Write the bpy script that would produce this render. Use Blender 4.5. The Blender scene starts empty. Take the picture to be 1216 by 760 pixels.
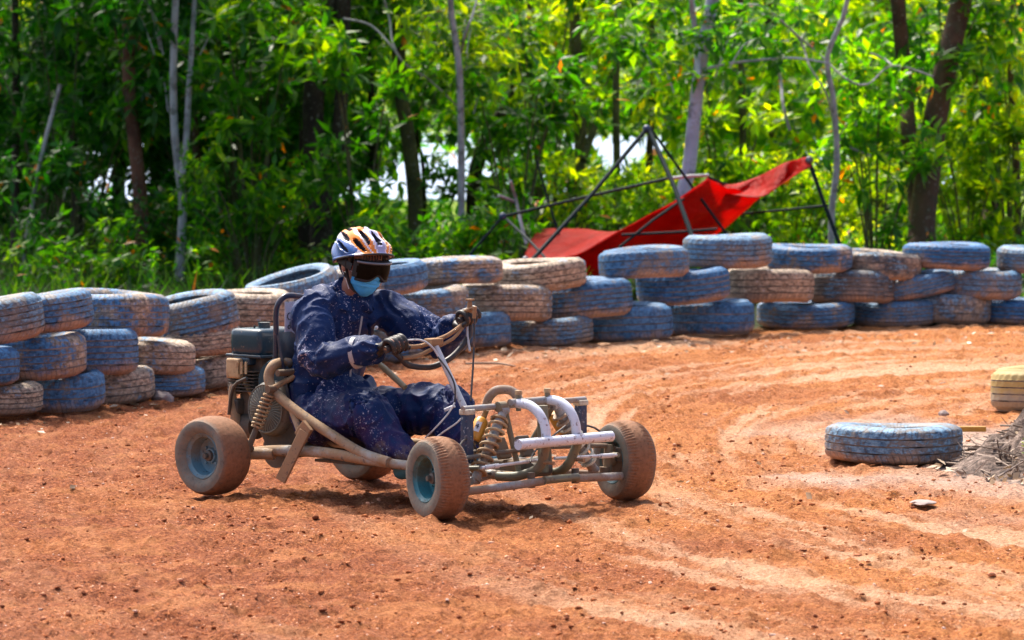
import bpy, bmesh, math, random
import numpy as np
from mathutils import Vector, Matrix, noise as mnoise

scene = bpy.context.scene
COL = scene.collection
PI = math.pi
RND = random.Random(7)
rng = np.random.default_rng(11)

# ------------------------------------------------------------------ camera
FPX, EYE, PITCH = 5570.0, 1.84, math.atan(322 / 5570.0)   # pixels of focal length (1216 wide), eye height, tilt

def world_at(px, py, Y):
    """point at distance Y seen in the photograph at px, py"""
    x = (px - 608) / FPX; v = (380 - py) / FPX
    ry = math.cos(PITCH) + v * math.sin(PITCH); rz = -math.sin(PITCH) + v * math.cos(PITCH)
    t = Y / ry
    return Vector((x * t, Y, EYE + rz * t))

KA = math.radians(43); KO = Vector((-0.42, 19.2, 0))      # kart heading and position
KM = Matrix.Translation(KO) @ Matrix.Rotation(-KA, 4, 'Z')

def K(px, py, v):
    """point of the kart's own frame (forward, left, up) on the plane left = v"""
    x = (px - 608) / FPX; w = (380 - py) / FPX
    d = Vector((x, math.cos(PITCH) + w * math.sin(PITCH), -math.sin(PITCH) + w * math.cos(PITCH)))
    inv = KM.inverted(); o = inv @ Vector((0, 0, EYE)); dl = inv.to_3x3() @ d
    t = (v - o.y) / dl.y
    return o + dl * t

cam_d = bpy.data.cameras.new('camera'); cam = bpy.data.objects.new('camera', cam_d); COL.objects.link(cam)
cam.location = (0, 0, EYE); cam.rotation_euler = (PI / 2 - PITCH, 0, 0)
cam_d.sensor_width = 36; cam_d.lens = 36 * FPX / 1216; cam_d.clip_end = 2000; cam_d.clip_start = 0.5
cam_d.dof.use_dof = True; cam_d.dof.focus_distance = 18.9; cam_d.dof.aperture_fstop = 6.7
scene.camera = cam

# ------------------------------------------------------------------ light
SUN = Vector((-0.25, 0.50, 0.83)).normalized()
w = bpy.data.worlds.new('World'); scene.world = w; w.use_nodes = True
nt = w.node_tree; sky = nt.nodes.new('ShaderNodeTexSky'); sky.sky_type = 'NISHITA'; sky.sun_disc = False
sky.sun_elevation = math.asin(SUN.z); sky.sun_rotation = math.atan2(SUN.x, SUN.y); sky.air_density = .8; sky.dust_density = 5.0; sky.ozone_density = .4
bg = nt.nodes['Background']; nt.links.new(sky.outputs[0], bg.inputs[0]); bg.inputs[1].default_value = 0.15
sd = bpy.data.lights.new('sun', 'SUN'); sd.energy = 3.7; sd.angle = math.radians(6); sd.color = (1.0, 0.93, 0.82)
so = bpy.data.objects.new('sun', sd); COL.objects.link(so); so.rotation_euler = SUN.to_track_quat('Z', 'Y').to_euler(); so.location = (0, 10, 20)
scene.view_settings.view_transform = 'Standard'; scene.view_settings.look = 'None'
scene.view_settings.exposure = 0.95; scene.view_settings.gamma = 1; scene.view_settings.use_curve_mapping = False

# ------------------------------------------------------------------ node helpers
class NT:
    def __init__(s, name):
        s.m = bpy.data.materials.new(name); s.m.use_nodes = True; s.t = s.m.node_tree
        s.b = s.t.nodes['Principled BSDF']; s.out = s.t.nodes['Material Output']
    def n(s, typ, **kw):
        nd = s.t.nodes.new('ShaderNode' + typ)
        for k, v in kw.items(): setattr(nd, k, v)
        return nd
    def l(s, a, b): s.t.links.new(a, b)
    def coord(s, kind='Object'): return s.n('TexCoord').outputs[kind]
    def mapping(s, src, scale=(1, 1, 1), loc=(0, 0, 0), rot=(0, 0, 0)):
        m = s.n('Mapping'); m.inputs['Scale'].default_value = scale; m.inputs['Location'].default_value = loc; m.inputs['Rotation'].default_value = rot
        s.l(src, m.inputs[0]); return m.outputs[0]
    def noise(s, vec, scale, detail=4, rough=.6, dist=0):
        q = s.n('TexNoise'); q.inputs['Scale'].default_value = scale; q.inputs['Detail'].default_value = detail
        q.inputs['Roughness'].default_value = rough; q.inputs['Distortion'].default_value = dist
        s.l(vec, q.inputs['Vector']); return q.outputs['Fac']
    def voro(s, vec, scale, feat='F1'):
        q = s.n('TexVoronoi', feature=feat); q.inputs['Scale'].default_value = scale; s.l(vec, q.inputs['Vector']); return q.outputs['Distance']
    def ramp(s, fac, stops, interp='LINEAR'):
        r = s.n('ValToRGB'); cr = r.color_ramp; cr.interpolation = interp
        while len(cr.elements) < len(stops): cr.elements.new(.5)
        for e, (p, c) in zip(cr.elements, stops):
            e.position = p; e.color = (c, c, c, 1) if isinstance(c, (int, float)) else (*c, 1)
        s.l(fac, r.inputs[0]); return r.outputs[0]
    def mix(s, f, a, b, mode='MIX'):
        m = s.n('MixRGB', blend_type=mode)
        for i, q in zip((0, 1, 2), (f, a, b)):
            if isinstance(q, (int, float)): m.inputs[i].default_value = q if i == 0 else (q, q, q, 1)
            elif isinstance(q, tuple): m.inputs[i].default_value = (*q, 1)
            else: s.l(q, m.inputs[i])
        return m.outputs[0]
    def math(s, op, a, b=0.0):
        m = s.n('Math', operation=op)
        for i, q in enumerate((a, b)):
            if isinstance(q, (int, float)): m.inputs[i].default_value = q
            else: s.l(q, m.inputs[i])
        return m.outputs[0]
    def bump(s, h, strength=.5, dist=.01, prev=None):
        b = s.n('Bump'); b.inputs['Strength'].default_value = strength; b.inputs['Distance'].default_value = dist
        s.l(h, b.inputs['Height'])
        if prev is not None: s.l(prev, b.inputs['Normal'])
        s.l(b.outputs[0], s.b.inputs['Normal']); return b.outputs[0]
    def base(s, c):
        if isinstance(c, tuple): s.b.inputs['Base Color'].default_value = (*c, 1)
        else: s.l(c, s.b.inputs['Base Color'])
    def set(s, rough=.7, metal=0, spec=.5):
        s.b.inputs['Roughness'].default_value = rough if isinstance(rough, (int, float)) else .5
        if not isinstance(rough, (int, float)): s.l(rough, s.b.inputs['Roughness'])
        s.b.inputs['Metallic'].default_value = metal; s.b.inputs['Specular IOR Level'].default_value = spec

M = {}
MUD = (0.27, 0.125, 0.06)

def worn(name, paint, scale=20, amount=.5, mud=MUD, rough=.45, metal=0.0, spots=(0.05, 0.03, 0.03), spot=.62, bump=.15, spec=.5):
    """painted or bare metal with dried mud in patches and small dark spatter"""
    t = NT(name); c = t.coord()
    big = t.ramp(t.noise(c, scale * .35, 5, .7), [(amount * .55 + .18, 1.0), (amount * .55 + .30, 0.0)])
    big = t.math('SUBTRACT', 1.0, big) if amount < 0 else big
    fine = t.ramp(t.noise(c, scale * 3.5, 3, .7), [(spot, 0.0), (spot + .035, 1.0)])
    col = t.mix(big, paint, mud)
    col = t.mix(t.math('MULTIPLY', fine, .8), col, spots)
    col = t.mix(t.math('MULTIPLY', t.noise(c, scale * 9, 2), .35), col, tuple(min(.7, 1.25 * paint[i] + .05 * (1.2, .8, .6)[i]) for i in range(3)))
    dust = t.ramp(t.noise(c, scale * 1.3, 5, .75), [(.52, 0.0), (.68, .55)]); col = t.mix(dust, col, tuple(.5 * paint[i] + .5 * mud[i] for i in range(3)))
    t.base(col); t.set(t.mix(big, rough, .9), metal, spec)
    t.bump(t.noise(c, scale * 5, 4, .7), bump, .004)
    M[name] = t.m; return t.m

worn('white_frame', (0.64, 0.68, 0.80), 12, .18, mud=(.40, .33, .29), rough=.28, spots=(.10, .015, .03), spot=.585)
worn('grey_frame', (0.27, 0.28, 0.29), 14, .48, mud=(.25, .155, .09), rough=.4)
worn('rear_frame', (0.34, 0.34, 0.31), 11, .62, mud=(.30, .165, .065), rough=.4)
worn('muddy_steel', (0.08, 0.075, 0.065), 12, .5, mud=(.17, .11, .065), rough=.55)
worn('khaki_steel', (0.15, 0.15, 0.10), 12, .4, mud=(.22, .15, .09), rough=.5)
worn('black_paint', (0.02, 0.03, 0.06), 12, .25, rough=.3, spots=(.2, .12, .08), spot=.68)
worn('tank_blue', (0.006, 0.035, 0.06), 9, .28, mud=(.12, .09, .06), rough=.25, spots=(.3, .22, .15), spot=.68)
worn('engine_metal', (0.035, 0.035, 0.033), 16, .5, mud=(.12, .085, .055), rough=.5)
worn('fan_metal', (0.12, 0.13, 0.12), 16, .40, mud=(.17, .13, .09), rough=.45)
worn('spring_tan', (0.46, 0.33, 0.18), 20, .5, mud=(.26, .14, .07), rough=.5)
worn('spring_pale', (0.55, 0.52, 0.42), 20, .35, rough=.4)
worn('reservoir_gold', (0.62, 0.27, 0.03), 14, .25, rough=.35)
worn('rim_blue', (0.10, 0.24, 0.32), 14, .48, mud=(.17, .155, .12), rough=.4)
worn('rim_teal', (0.02, 0.17, 0.22), 12, .48, mud=(.07, .08, .055), rough=.4)
worn('rusty_bar', (0.22, 0.13, 0.07), 20, .6, mud=(.32, .18, .09), rough=.6)
worn('silver', (0.55, 0.56, 0.6), 14, .25, rough=.3)
worn('cable_black', (0.02, 0.02, 0.025), 20, .2, rough=.5)
worn('guard_blue', (0.006, 0.03, 0.085), 16, .2, rough=.4, spots=(.35, .4, .45), spot=.60)
worn('plate_white', (0.6, 0.6, 0.66), 8, .3, rough=.5)

def plain(name, c, rough=.5, metal=0, nz=0, scale=60):
    t = NT(name)
    if nz: t.base(t.mix(t.math('MULTIPLY', t.noise(t.coord(), scale, 3), nz), c, tuple(min(1, x * .4) for x in c)))
    else: t.base(c)
    t.set(rough, metal); M[name] = t.m; return t.m
plain('ink', (.03, .03, .05), .6)

# ------------------------------------------------------------------ mesh builder
class MB:
    def __init__(s): s.v = []; s.f = []; s.mi = []; s.cur = 0
    def add(s, vs, fs, mi=None):
        o = len(s.v); s.v += [tuple(x) for x in vs]; s.f += [tuple(i + o for i in f) for f in fs]
        s.mi += [s.cur if mi is None else mi] * len(fs)
    def tube(s, pts, rad, seg=10, smooth=0, squash=None, cap=True, up=None):
        pts = [Vector(p) for p in pts]
        rad = list(rad) if hasattr(rad, '__len__') else [rad] * len(pts)
        if smooth: pts, rad = spline(pts, rad, smooth)
        n = len(pts); vs = []; fs = []
        t0 = (pts[1] - pts[0]).normalized()
        a = Vector(up) if up is not None else (Vector((0, 0, 1)) if abs(t0.z) < .9 else Vector((1, 0, 0)))
        nrm = (a - t0 * a.dot(t0)).normalized()
        for i in range(n):
            t = (pts[min(i + 1, n - 1)] - pts[max(i - 1, 0)]).normalized()
            nrm = (nrm - t * nrm.dot(t)).normalized(); b = t.cross(nrm)
            r = rad[i]; r1, r2 = r if hasattr(r, '__len__') else (r, r)
            for k in range(seg):
                q = 2 * PI * k / seg
                vs.append(pts[i] + nrm * (math.cos(q) * r1) + b * (math.sin(q) * r2))
        for i in range(n - 1):
            for k in range(seg):
                k2 = (k + 1) % seg; fs.append((i * seg + k, i * seg + k2, (i + 1) * seg + k2, (i + 1) * seg + k))
        if cap: fs.append(tuple(range(seg))[::-1]); fs.append(tuple((n - 1) * seg + k for k in range(seg)))
        s.add(vs, fs); return s
    def box(s, c, size, rot=None, bev=0.0):
        hx, hy, hz = [q / 2 for q in size]; R = rot.to_3x3() if rot is not None else Matrix.Identity(3); c = Vector(c)
        if bev <= 0:
            vs = [c + R @ Vector((x * hx, y * hy, z * hz)) for x in (-1, 1) for y in (-1, 1) for z in (-1, 1)]
            s.add(vs, [(0, 1, 3, 2), (4, 6, 7, 5), (0, 4, 5, 1), (2, 3, 7, 6), (0, 2, 6, 4), (1, 5, 7, 3)]); return s
        bm = bmesh.new(); bmesh.ops.create_cube(bm, size=1)
        for v in bm.verts: v.co = Vector((v.co.x * size[0], v.co.y * size[1], v.co.z * size[2]))
        bmesh.ops.bevel(bm, geom=bm.edges[:], offset=bev, segments=3, affect='EDGES', profile=.6)
        s.bm(bm, Matrix.Translation(c) @ R.to_4x4()); return s
    def bm(s, bm, mat=None):
        bm.verts.ensure_lookup_table()
        for i, v in enumerate(bm.verts): v.index = i
        s.add([(mat @ v.co if mat else v.co.copy()) for v in bm.verts], [[v.index for v in f.verts] for f in bm.faces]); bm.free()
    def ball(s, c, r, seg=16, rings=10, rot=None):
        r = (r, r, r) if not hasattr(r, '__len__') else r; c = Vector(c); vs = []; fs = []
        R = rot.to_3x3() if rot is not None else Matrix.Identity(3)
        vs.append(c + R @ Vector((0, 0, r[2])))
        for i in range(1, rings):
            a = PI * i / rings
            for k in range(seg):
                b = 2 * PI * k / seg; vs.append(c + R @ Vector((r[0] * math.sin(a) * math.cos(b), r[1] * math.sin(a) * math.sin(b), r[2] * math.cos(a))))
        vs.append(c + R @ Vector((0, 0, -r[2]))); L = len(vs) - 1
        for k in range(seg):
            k2 = (k + 1) % seg; fs.append((0, 1 + k, 1 + k2)); fs.append((L, L - seg + k2, L - seg + k))
            for i in range(rings - 2): fs.append((1 + i * seg + k, 1 + (i + 1) * seg + k, 1 + (i + 1) * seg + k2, 1 + i * seg + k2))
        s.add(vs, fs); return s
    def lathe(s, prof, mat=None, seg=32, closed=False, fn=None, mis=None):
        """profile of (radius, height); axis = local Z"""
        mat = mat or Matrix.Identity(4); n = len(prof); vs = []
        for k in range(seg):
            a = 2 * PI * k / seg
            for j, (r, z) in enumerate(prof):
                if fn: r, z = fn(j, k, r, z)
                vs.append(mat @ Vector((r * math.cos(a), r * math.sin(a), z)))
        m = n if closed else n - 1
        o = len(s.v); s.v += [tuple(x) for x in vs]
        for k in range(seg):
            k2 = (k + 1) % seg
            for j in range(m):
                j2 = (j + 1) % n
                s.f.append((o + k * n + j, o + k2 * n + j, o + k2 * n + j2, o + k * n + j2)); s.mi.append(mis[j] if mis else s.cur)
        return s
    def mesh(s, name, mats, smooth=True):
        me = bpy.data.meshes.new(name); me.from_pydata([tuple(v) for v in s.v], [], s.f)
        for m in (mats if isinstance(mats, (list, tuple)) else [mats]): me.materials.append(m)
        me.polygons.foreach_set('material_index', s.mi)
        bm = bmesh.new(); bm.from_mesh(me); bmesh.ops.recalc_face_normals(bm, faces=bm.faces); bm.to_mesh(me); bm.free()
        if smooth: me.polygons.foreach_set('use_smooth', [True] * len(me.polygons)); me.set_sharp_from_angle(angle=math.radians(40))
        me.update(); return me
    def build(s, name, mats, parent=None, smooth=True):
        return link(name, s.mesh(name, mats, smooth), parent)

def link(name, me, parent=None):
    o = bpy.data.objects.new(name, me); COL.objects.link(o)
    if parent: o.parent = parent
    return o

def spline(pts, rad, k):
    P = []; R = []; n = len(pts)
    for i in range(n - 1):
        p0, p1, p2, p3 = pts[max(i - 1, 0)], pts[i], pts[i + 1], pts[min(i + 2, n - 1)]
        for j in range(k):
            t = j / k
            P.append(.5 * ((2 * p1) + (p2 - p0) * t + (2 * p0 - 5 * p1 + 4 * p2 - p3) * t * t + (3 * p1 - p0 - 3 * p2 + p3) * t ** 3))
            a, b = rad[i], rad[i + 1]
            R.append(tuple(x + (y - x) * t for x, y in zip(a, b)) if hasattr(a, '__len__') else a + (b - a) * t)
    P.append(pts[-1]); R.append(rad[-1]); return P, R

def empty(name, loc=(0, 0, 0), rz=0):
    o = bpy.data.objects.new(name, None); COL.objects.link(o); o.location = loc; o.rotation_euler = (0, 0, rz); return o

def tag(o, label=None, cat=None, group=None, kind=None):
    if label: o['label'] = label
    if cat: o['category'] = cat
    if group: o['group'] = group
    if kind: o['kind'] = kind
    return o

def fast_mesh(name, V, F, mats, smooth=False):
    """V (n,3) array, F (m,k) array of equal sized faces"""
    me = bpy.data.meshes.new(name); m, k = F.shape
    me.vertices.add(len(V)); me.vertices.foreach_set('co', np.ascontiguousarray(V, dtype=np.float32).ravel())
    me.loops.add(m * k); me.loops.foreach_set('vertex_index', F.astype(np.int32).ravel())
    me.polygons.add(m); me.polygons.foreach_set('loop_start', np.arange(0, m * k, k, dtype=np.int32))
    if smooth: me.polygons.foreach_set('use_smooth', [True] * m)
    for q in (mats if isinstance(mats, (list, tuple)) else [mats]): me.materials.append(q)
    me.update(calc_edges=True); me.validate(); return me

def vnoise(x, y, seed=0):
    """2D value noise, arrays"""
    xi = np.floor(x).astype(np.int64); yi = np.floor(y).astype(np.int64); fx = x - xi; fy = y - yi
    fx = fx * fx * (3 - 2 * fx); fy = fy * fy * (3 - 2 * fy)
    def h(a, b):
        n = (a * 374761393 + b * 668265263 + seed * 1442695041) & 0xffffffff
        n = ((n ^ (n >> 13)) * 1274126177) & 0xffffffff
        return ((n ^ (n >> 16)) & 0xffff) / 65535.0
    return (h(xi, yi) * (1 - fx) + h(xi + 1, yi) * fx) * (1 - fy) + (h(xi, yi + 1) * (1 - fx) + h(xi + 1, yi + 1) * fx) * fy

# ------------------------------------------------------------------ tyre wall line (used by ground masks and by the tyres)
SPINE = [(0, 23.1), (22, 23.3), (50, 23.5), (124, 24.0), (184, 24.5), (241, 25.0), (290, 25.5), (350, 26.1), (405, 26.7), (507, 27.9), (556, 28.4), (610, 28.9), (705, 29.4), (798, 29.8), (897, 30.4), (1016, 31.2), (1114, 31.5), (1300, 31.8)]
def spine(x): return float(np.interp(x, [a for a, b in SPINE], [b for a, b in SPINE]))

CEN = np.array([4.3, 20.6])   # the inside of the bend: wheel tracks run round it

def softmax01(x, a, b): t = np.clip((x - a) / (b - a), 0, 1); return t * t * (3 - 2 * t)

def ground_masks(X, Y):
    l1 = -(X + 2.45) * 0.92 + (Y - 23.6) * 0.40         # left wall line, positive behind
    l2 = -(X - 0.0) * 0.5 + (Y - 29.3) * 0.86
    behind = np.maximum(l1, l2)
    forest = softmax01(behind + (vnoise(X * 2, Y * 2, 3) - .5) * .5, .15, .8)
    d = np.hypot((X - 2.75) / 1.5, (Y - 21.1) / 2.3)
    sandy = 1 - softmax01(d + (vnoise(X * 1.7, Y * 1.2, 5) - .5) * .9 + (vnoise(X * 7, Y * 4, 6) - .5) * .3, .45, 1.25)
    r = np.hypot(X - CEN[0], (Y - CEN[1])); an = np.arctan2(Y - CEN[1], X - CEN[0])
    ex, ey = (X - 3.3) / 3.0, (Y - 21.5) / 6.0; r = np.hypot(ex, ey) * 4; an = np.arctan2(ey, ex)
    rr = r + (vnoise(r * .5, an * 2, 21) - .5) * .5
    tr = vnoise(rr * 4.5, an * 2.2, 8) * .42 + vnoise(rr * 11, an * 3.2, 9) * .33 + vnoise(rr * 34, an * 9, 19) * .25
    zone = softmax01(X + (vnoise(X * .8, Y * .5, 10) - .5) * 1.6, -1.2, 1.0)   # the raked side of the track
    cut = .35 + .65 * softmax01(vnoise(X * 1.1, Y * .6, 41) + .3 * (vnoise(X * 14, Y * 9, 42) - .5), .35, .65)
    near = softmax01(np.hypot((X - 2.0) / 1.3, (Y - 20.9) / 2.4), .7, 1.5)
    track = softmax01(tr, .45, .70) * (.12 + .88 * zone) * (.35 + .65 * cut) * (.5 + .5 * near)
    return forest, sandy, track, rr, an, zone

def ground_z(X, Y):
    forest, sandy, track, rr, an, zone = ground_masks(X, Y)
    n1 = vnoise(X * 9, Y * 9, 1); n2 = vnoise(X * 22, Y * 22, 2); n3 = vnoise(X * 48, Y * 40, 4); n0 = vnoise(X * 2.2, Y * 1.6, 12)
    rough = (1 - .72 * track) * (1 - .75 * sandy)
    z = (n0 - .5) * .024 + ((n1 - .5) * .024 + (n2 - .5) * .020 + (n3 - .5) * .012) * (.45 + .75 * rough)
    z += (vnoise(rr * 12, an * 5, 14) - .5) * .016 * zone
    z += np.clip(vnoise(X * 13, Y * 11, 15) - .72, 0, 1) * .06 * rough
    fade = softmax01(np.hypot(X, Y - 24), 60, 20)
    return z - .012

def nonuni(a, b, step, far_lo, far_hi):
    core = list(np.arange(a, b + step * .5, step)); lo = []; hi = []; s = step; x = a
    while x > far_lo: s *= 1.25; x -= s; lo.append(x)
    s = step; x = core[-1]
    while x < far_hi: s *= 1.25; x += s; hi.append(x)
    return np.array(lo[::-1] + core + hi)

# ground material
t = NT('red_soil'); c = t.coord()
at = t.n('Attribute', attribute_name='mask'); sep = t.n('SeparateColor'); t.l(at.outputs['Color'], sep.inputs[0])
forest, sandy, track = sep.outputs[0], sep.outputs[1], sep.outputs[2]
n_f = t.noise(c, 62, 7, .82); n_m = t.noise(c, 3.2, 5, .65); n_g = t.noise(c, 150, 3, .7); n_l = t.noise(c, .7, 3, .5)
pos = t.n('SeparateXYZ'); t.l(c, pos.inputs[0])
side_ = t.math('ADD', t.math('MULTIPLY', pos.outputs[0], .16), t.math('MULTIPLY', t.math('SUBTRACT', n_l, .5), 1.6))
side_ = t.ramp(t.math('ADD', side_, .42), [(.25, 0.0), (.80, 1.0)])  # redder soil left, paler right, with tree shade put into the tone
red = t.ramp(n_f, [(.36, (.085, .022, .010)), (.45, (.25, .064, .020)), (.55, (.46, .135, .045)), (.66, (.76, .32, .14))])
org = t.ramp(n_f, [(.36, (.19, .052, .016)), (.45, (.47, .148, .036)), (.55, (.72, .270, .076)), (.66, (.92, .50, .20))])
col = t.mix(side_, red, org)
col = t.mix(t.ramp(n_m, [(.50, 0.0), (.62, .5)]), col, t.mix(n_f, (.50, .15, .04), (.86, .40, .16)))
col = t.mix(t.math('MULTIPLY', track, .85), col, t.ramp(n_f, [(.36, (.52, .24, .12)), (.52, (.82, .50, .30)), (.66, (.96, .78, .60))]))
col = t.mix(t.math('MULTIPLY', sandy, .85), col, t.ramp(n_f, [(.38, (.42, .29, .23)), (.58, (.84, .66, .54))]))
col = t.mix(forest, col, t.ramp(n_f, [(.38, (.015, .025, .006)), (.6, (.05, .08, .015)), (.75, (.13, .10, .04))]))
col = t.mix(t.ramp(t.math('MULTIPLY', pos.outputs[1], .01), [(.45, 0.0), (.50, 1.0)]), col, t.mix(n_m, (.10, .22, .008), (.30, .40, .03)))
col = t.mix(t.ramp(n_g, [(.58, 0.0), (.66, .65)]), col, (.12, .035, .016))
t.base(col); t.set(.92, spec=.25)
b1 = t.bump(t.noise(c, 50, 6, .8), 1.0, .03); t.bump(n_g, .8, .008, b1)
M['soil'] = t.m

gx = nonuni(-4.2, 4.4, .0135, -900, 900); gy = nonuni(14.0, 33.0, .034, -40, 1600)
GX, GY = np.meshgrid(gx, gy); Z = ground_z(GX, GY)
far = softmax01(np.maximum(np.abs(GX) / 6, np.abs(GY - 24) / 12), 1, 2); Z = Z * (1 - far) - .012 * far
nx, ny = len(gx), len(gy)
idx = np.arange(nx * ny).reshape(ny, nx)
F = np.stack([idx[:-1, :-1], idx[:-1, 1:], idx[1:, 1:], idx[1:, :-1]], -1).reshape(-1, 4)
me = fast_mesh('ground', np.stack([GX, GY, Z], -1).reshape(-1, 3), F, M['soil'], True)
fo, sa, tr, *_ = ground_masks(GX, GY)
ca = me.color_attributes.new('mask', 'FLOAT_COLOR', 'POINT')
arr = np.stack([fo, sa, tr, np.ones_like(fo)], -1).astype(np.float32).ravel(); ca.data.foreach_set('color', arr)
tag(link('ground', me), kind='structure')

# loose clods of earth on the track: uncountable
def scatter_rocks(n, name, mat, region, smin, smax, power, thin=None, flat=.7, octa=False):
    ico = bmesh.new(); bmesh.ops.create_icosphere(ico, subdivisions=1, radius=1); bv = np.array([v.co[:] for v in ico.verts]); bf = np.array([[v.index for v in f.verts] for f in ico.faces]); ico.free()
    if octa: bv = np.array([(1, 0, 0), (0, 1, 0), (-1, 0, 0), (0, -1, 0), (0, 0, 1.0)]); bf = np.array([(0, 1, 4), (1, 2, 4), (2, 3, 4), (3, 0, 4)])
    x0, x1, y0, y1 = region
    X = rng.uniform(x0, x1, n); Y = 1 / rng.uniform(1 / y1, 1 / y0, n) if y0 > 0 else rng.uniform(y0, y1, n)
    fo, sa, tr, *_ = ground_masks(X, Y); keep = rng.random(n) < (1 - .8 * tr) * (1 - .75 * sa) * (1 - fo)
    keep &= vnoise(X * 3.1, Y * 2.2, 31) > rng.uniform(.05, .75, n)
    if thin is not None: keep &= thin(X, Y)
    X, Y = X[keep], Y[keep]; n = len(X); S = smin + (smax - smin) * rng.random(n) ** power
    D = 1 + rng.uniform(-.5, .45, (n, len(bv), 1)); q = rng.uniform(0, 2 * PI, n); sc = rng.uniform(.6, 1.2, (n, 1, 3)); sc[:, :, 2] *= flat
    V = bv[None] * D * sc * S[:, None, None]; cx, sx = np.cos(q)[:, None], np.sin(q)[:, None]
    VX = V[..., 0] * cx - V[..., 1] * sx; VY = V[..., 0] * sx + V[..., 1] * cx
    Zg = ground_z(X, Y)
    V = np.stack([VX + X[:, None], VY + Y[:, None], V[..., 2] + (Zg + S * .25)[:, None]], -1).reshape(-1, 3)
    F = (bf[None] + (np.arange(n) * len(bv))[:, None, None]).reshape(-1, 3)
    return link(name, fast_mesh(name, V, F, mat))
t = NT('clod'); g = t.n('NewGeometry'); c = t.coord()
col = t.ramp(g.outputs['Random Per Island'], [(0, (.13, .038, .018)), (.35, (.32, .09, .028)), (.75, (.54, .19, .068)), (.96, (.76, .40, .25)), (1, (.80, .66, .58))])
t.base(t.mix(t.math('MULTIPLY', t.noise(c, 90, 3), .4), col, (.26, .08, .034))); t.set(.95, spec=.2); t.bump(t.noise(c, 150, 3), .5, .005); M['clod'] = t.m
tag(scatter_rocks(20000, 'soil_clods', M['clod'], (-2.6, 3.5, 14.3, 31.0), .003, .0135, 4.0, flat=.6), 'loose clods of reddish brown earth scattered over the track', 'clods', kind='stuff')
tag(scatter_rocks(150000, 'soil_crumbs', M['clod'], (-2.6, 3.5, 14.3, 31.0), .0018, .0055, 1.5, octa=True), 'fine crumbs of reddish earth covering the track', 'crumbs', kind='stuff')

# ------------------------------------------------------------------ car tyres
def tyre_mesh(name, R=.295, W=.19, ri=.185, grooves=4, seg=108, seed=0, depth=.007, mats=None, bulge=.0):
    """one car tyre lying flat, axis Z, centred"""
    hw = W / 2; pr = []; kind = []
    def p(r, z, k='n'): pr.append((r, z)); kind.append(k)
    p(ri, -hw * .80); p(ri + .012, -hw * .90); p(ri + (R - ri) * .35, -hw * 1.0); p(ri + (R - ri) * .62, -hw * .99); p(R - .030, -hw * .90); p(R - .014, -hw * .80)
    p(R - .006, -hw * .72, 's'); p(R - .003, -hw * .60, 's')
    gz = [(-.5 + (i + 1) / (grooves + 1)) * 2 * hw * .80 for i in range(grooves)]
    for i, z in enumerate(gz):
        gw = .0024
        p(R - .0010, z - gw - .001); p(R - depth, z - gw + .0005, 'g'); p(R - depth, z + gw - .0005, 'g'); p(R - .0010, z + gw + .001)
        if i < grooves - 1:
            zm = (z + gz[i + 1]) / 2; p(R, zm - .006, 'c'); p(R, zm + .006, 'c')
    p(R - .003, hw * .60, 's'); p(R - .006, hw * .72, 's')
    p(R - .014, hw * .80); p(R - .030, hw * .90); p(ri + (R - ri) * .62, hw * .99); p(ri + (R - ri) * .35, hw * 1.0); p(ri + .012, hw * .90); p(ri, hw * .80)
    p(ri + .010, hw * .66); p(R - .035, hw * .72); p(R - .020, 0); p(R - .035, -hw * .72); p(ri + .010, -hw * .66)
    rr = random.Random(seed)
    def fn(j, k, r, z):
        if kind[j] == 's' and k % 3 == 0: r -= .008
        if kind[j] == 'c' and k % 4 == (0 if z < 0 else 2): r -= .005
        a = 2 * PI * k / seg
        return r + .005 * math.sin(2 * a + seed) + .003 * math.sin(3 * a + 2 * seed), z + .006 * math.sin(a * 2 + seed * 3)
    ms = [1 if (kind[j] == 'g' or kind[(j + 1) % len(pr)] == 'g') else 0 for j in range(len(pr))]; mb = MB(); mb.lathe(pr, seg=seg, closed=True, fn=fn, mis=ms); return mb.mesh(name, [mats, M['groove']])

t = NT('groove'); c = t.coord(); t.base(t.mix(t.ramp(t.noise(c, 7, 3), [(.34, 0.0), (.58, 1.0)]), (.02, .022, .03), (.30, .24, .20))); t.set(.85); M['groove'] = t.m
t = NT('wall_tyre'); c = t.coord(); oi = t.n('ObjectInfo'); sp = t.n('SeparateColor'); t.l(oi.outputs['Color'], sp.inputs[0])
cov, pale, mudl = sp.outputs
off = t.n('VectorMath', operation='ADD'); t.l(c, off.inputs[0])
cmb = t.n('CombineXYZ'); t.l(t.math('MULTIPLY', oi.outputs['Random'], 37.0), cmb.inputs[0]); t.l(t.math('MULTIPLY', oi.outputs['Random'], 91.0), cmb.inputs[1]); t.l(cmb.outputs[0], off.inputs[1])
v = off.outputs[0]
nb = t.noise(v, 5.5, 6, .72); nf = t.noise(t.mapping(v, (1, 1, 2.2)), 28, 4, .75); nff = t.noise(v, 90, 3, .7); nr = t.ramp(nf, [(.36, 0.0), (.64, 1.0)])
rub = t.mix(t.ramp(nb, [(.4, 0.0), (.6, 1.0)]), (.035, .04, .05), (.22, .205, .20))
mudc = t.mix(nr, (.10, .07, .045), (.66, .50, .36))
blue = t.mix(pale, t.mix(nr, (.001, .024, .085), (.002, .19, .50)), t.mix(nr, (.004, .09, .22), (.24, .41, .55)))
mm = t.ramp(t.math('ADD', t.math('SUBTRACT', nb, .5), mudl), [(.42, 0.0), (.58, 1.0)])
bb = t.ramp(t.math('ADD', t.math('ADD', t.math('MULTIPLY', t.math('SUBTRACT', nb, .5), -1.9), t.math('MULTIPLY', t.math('SUBTRACT', nf, .5), 1.3)), cov), [(.42, 0.0), (.60, 1.0)])
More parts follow.
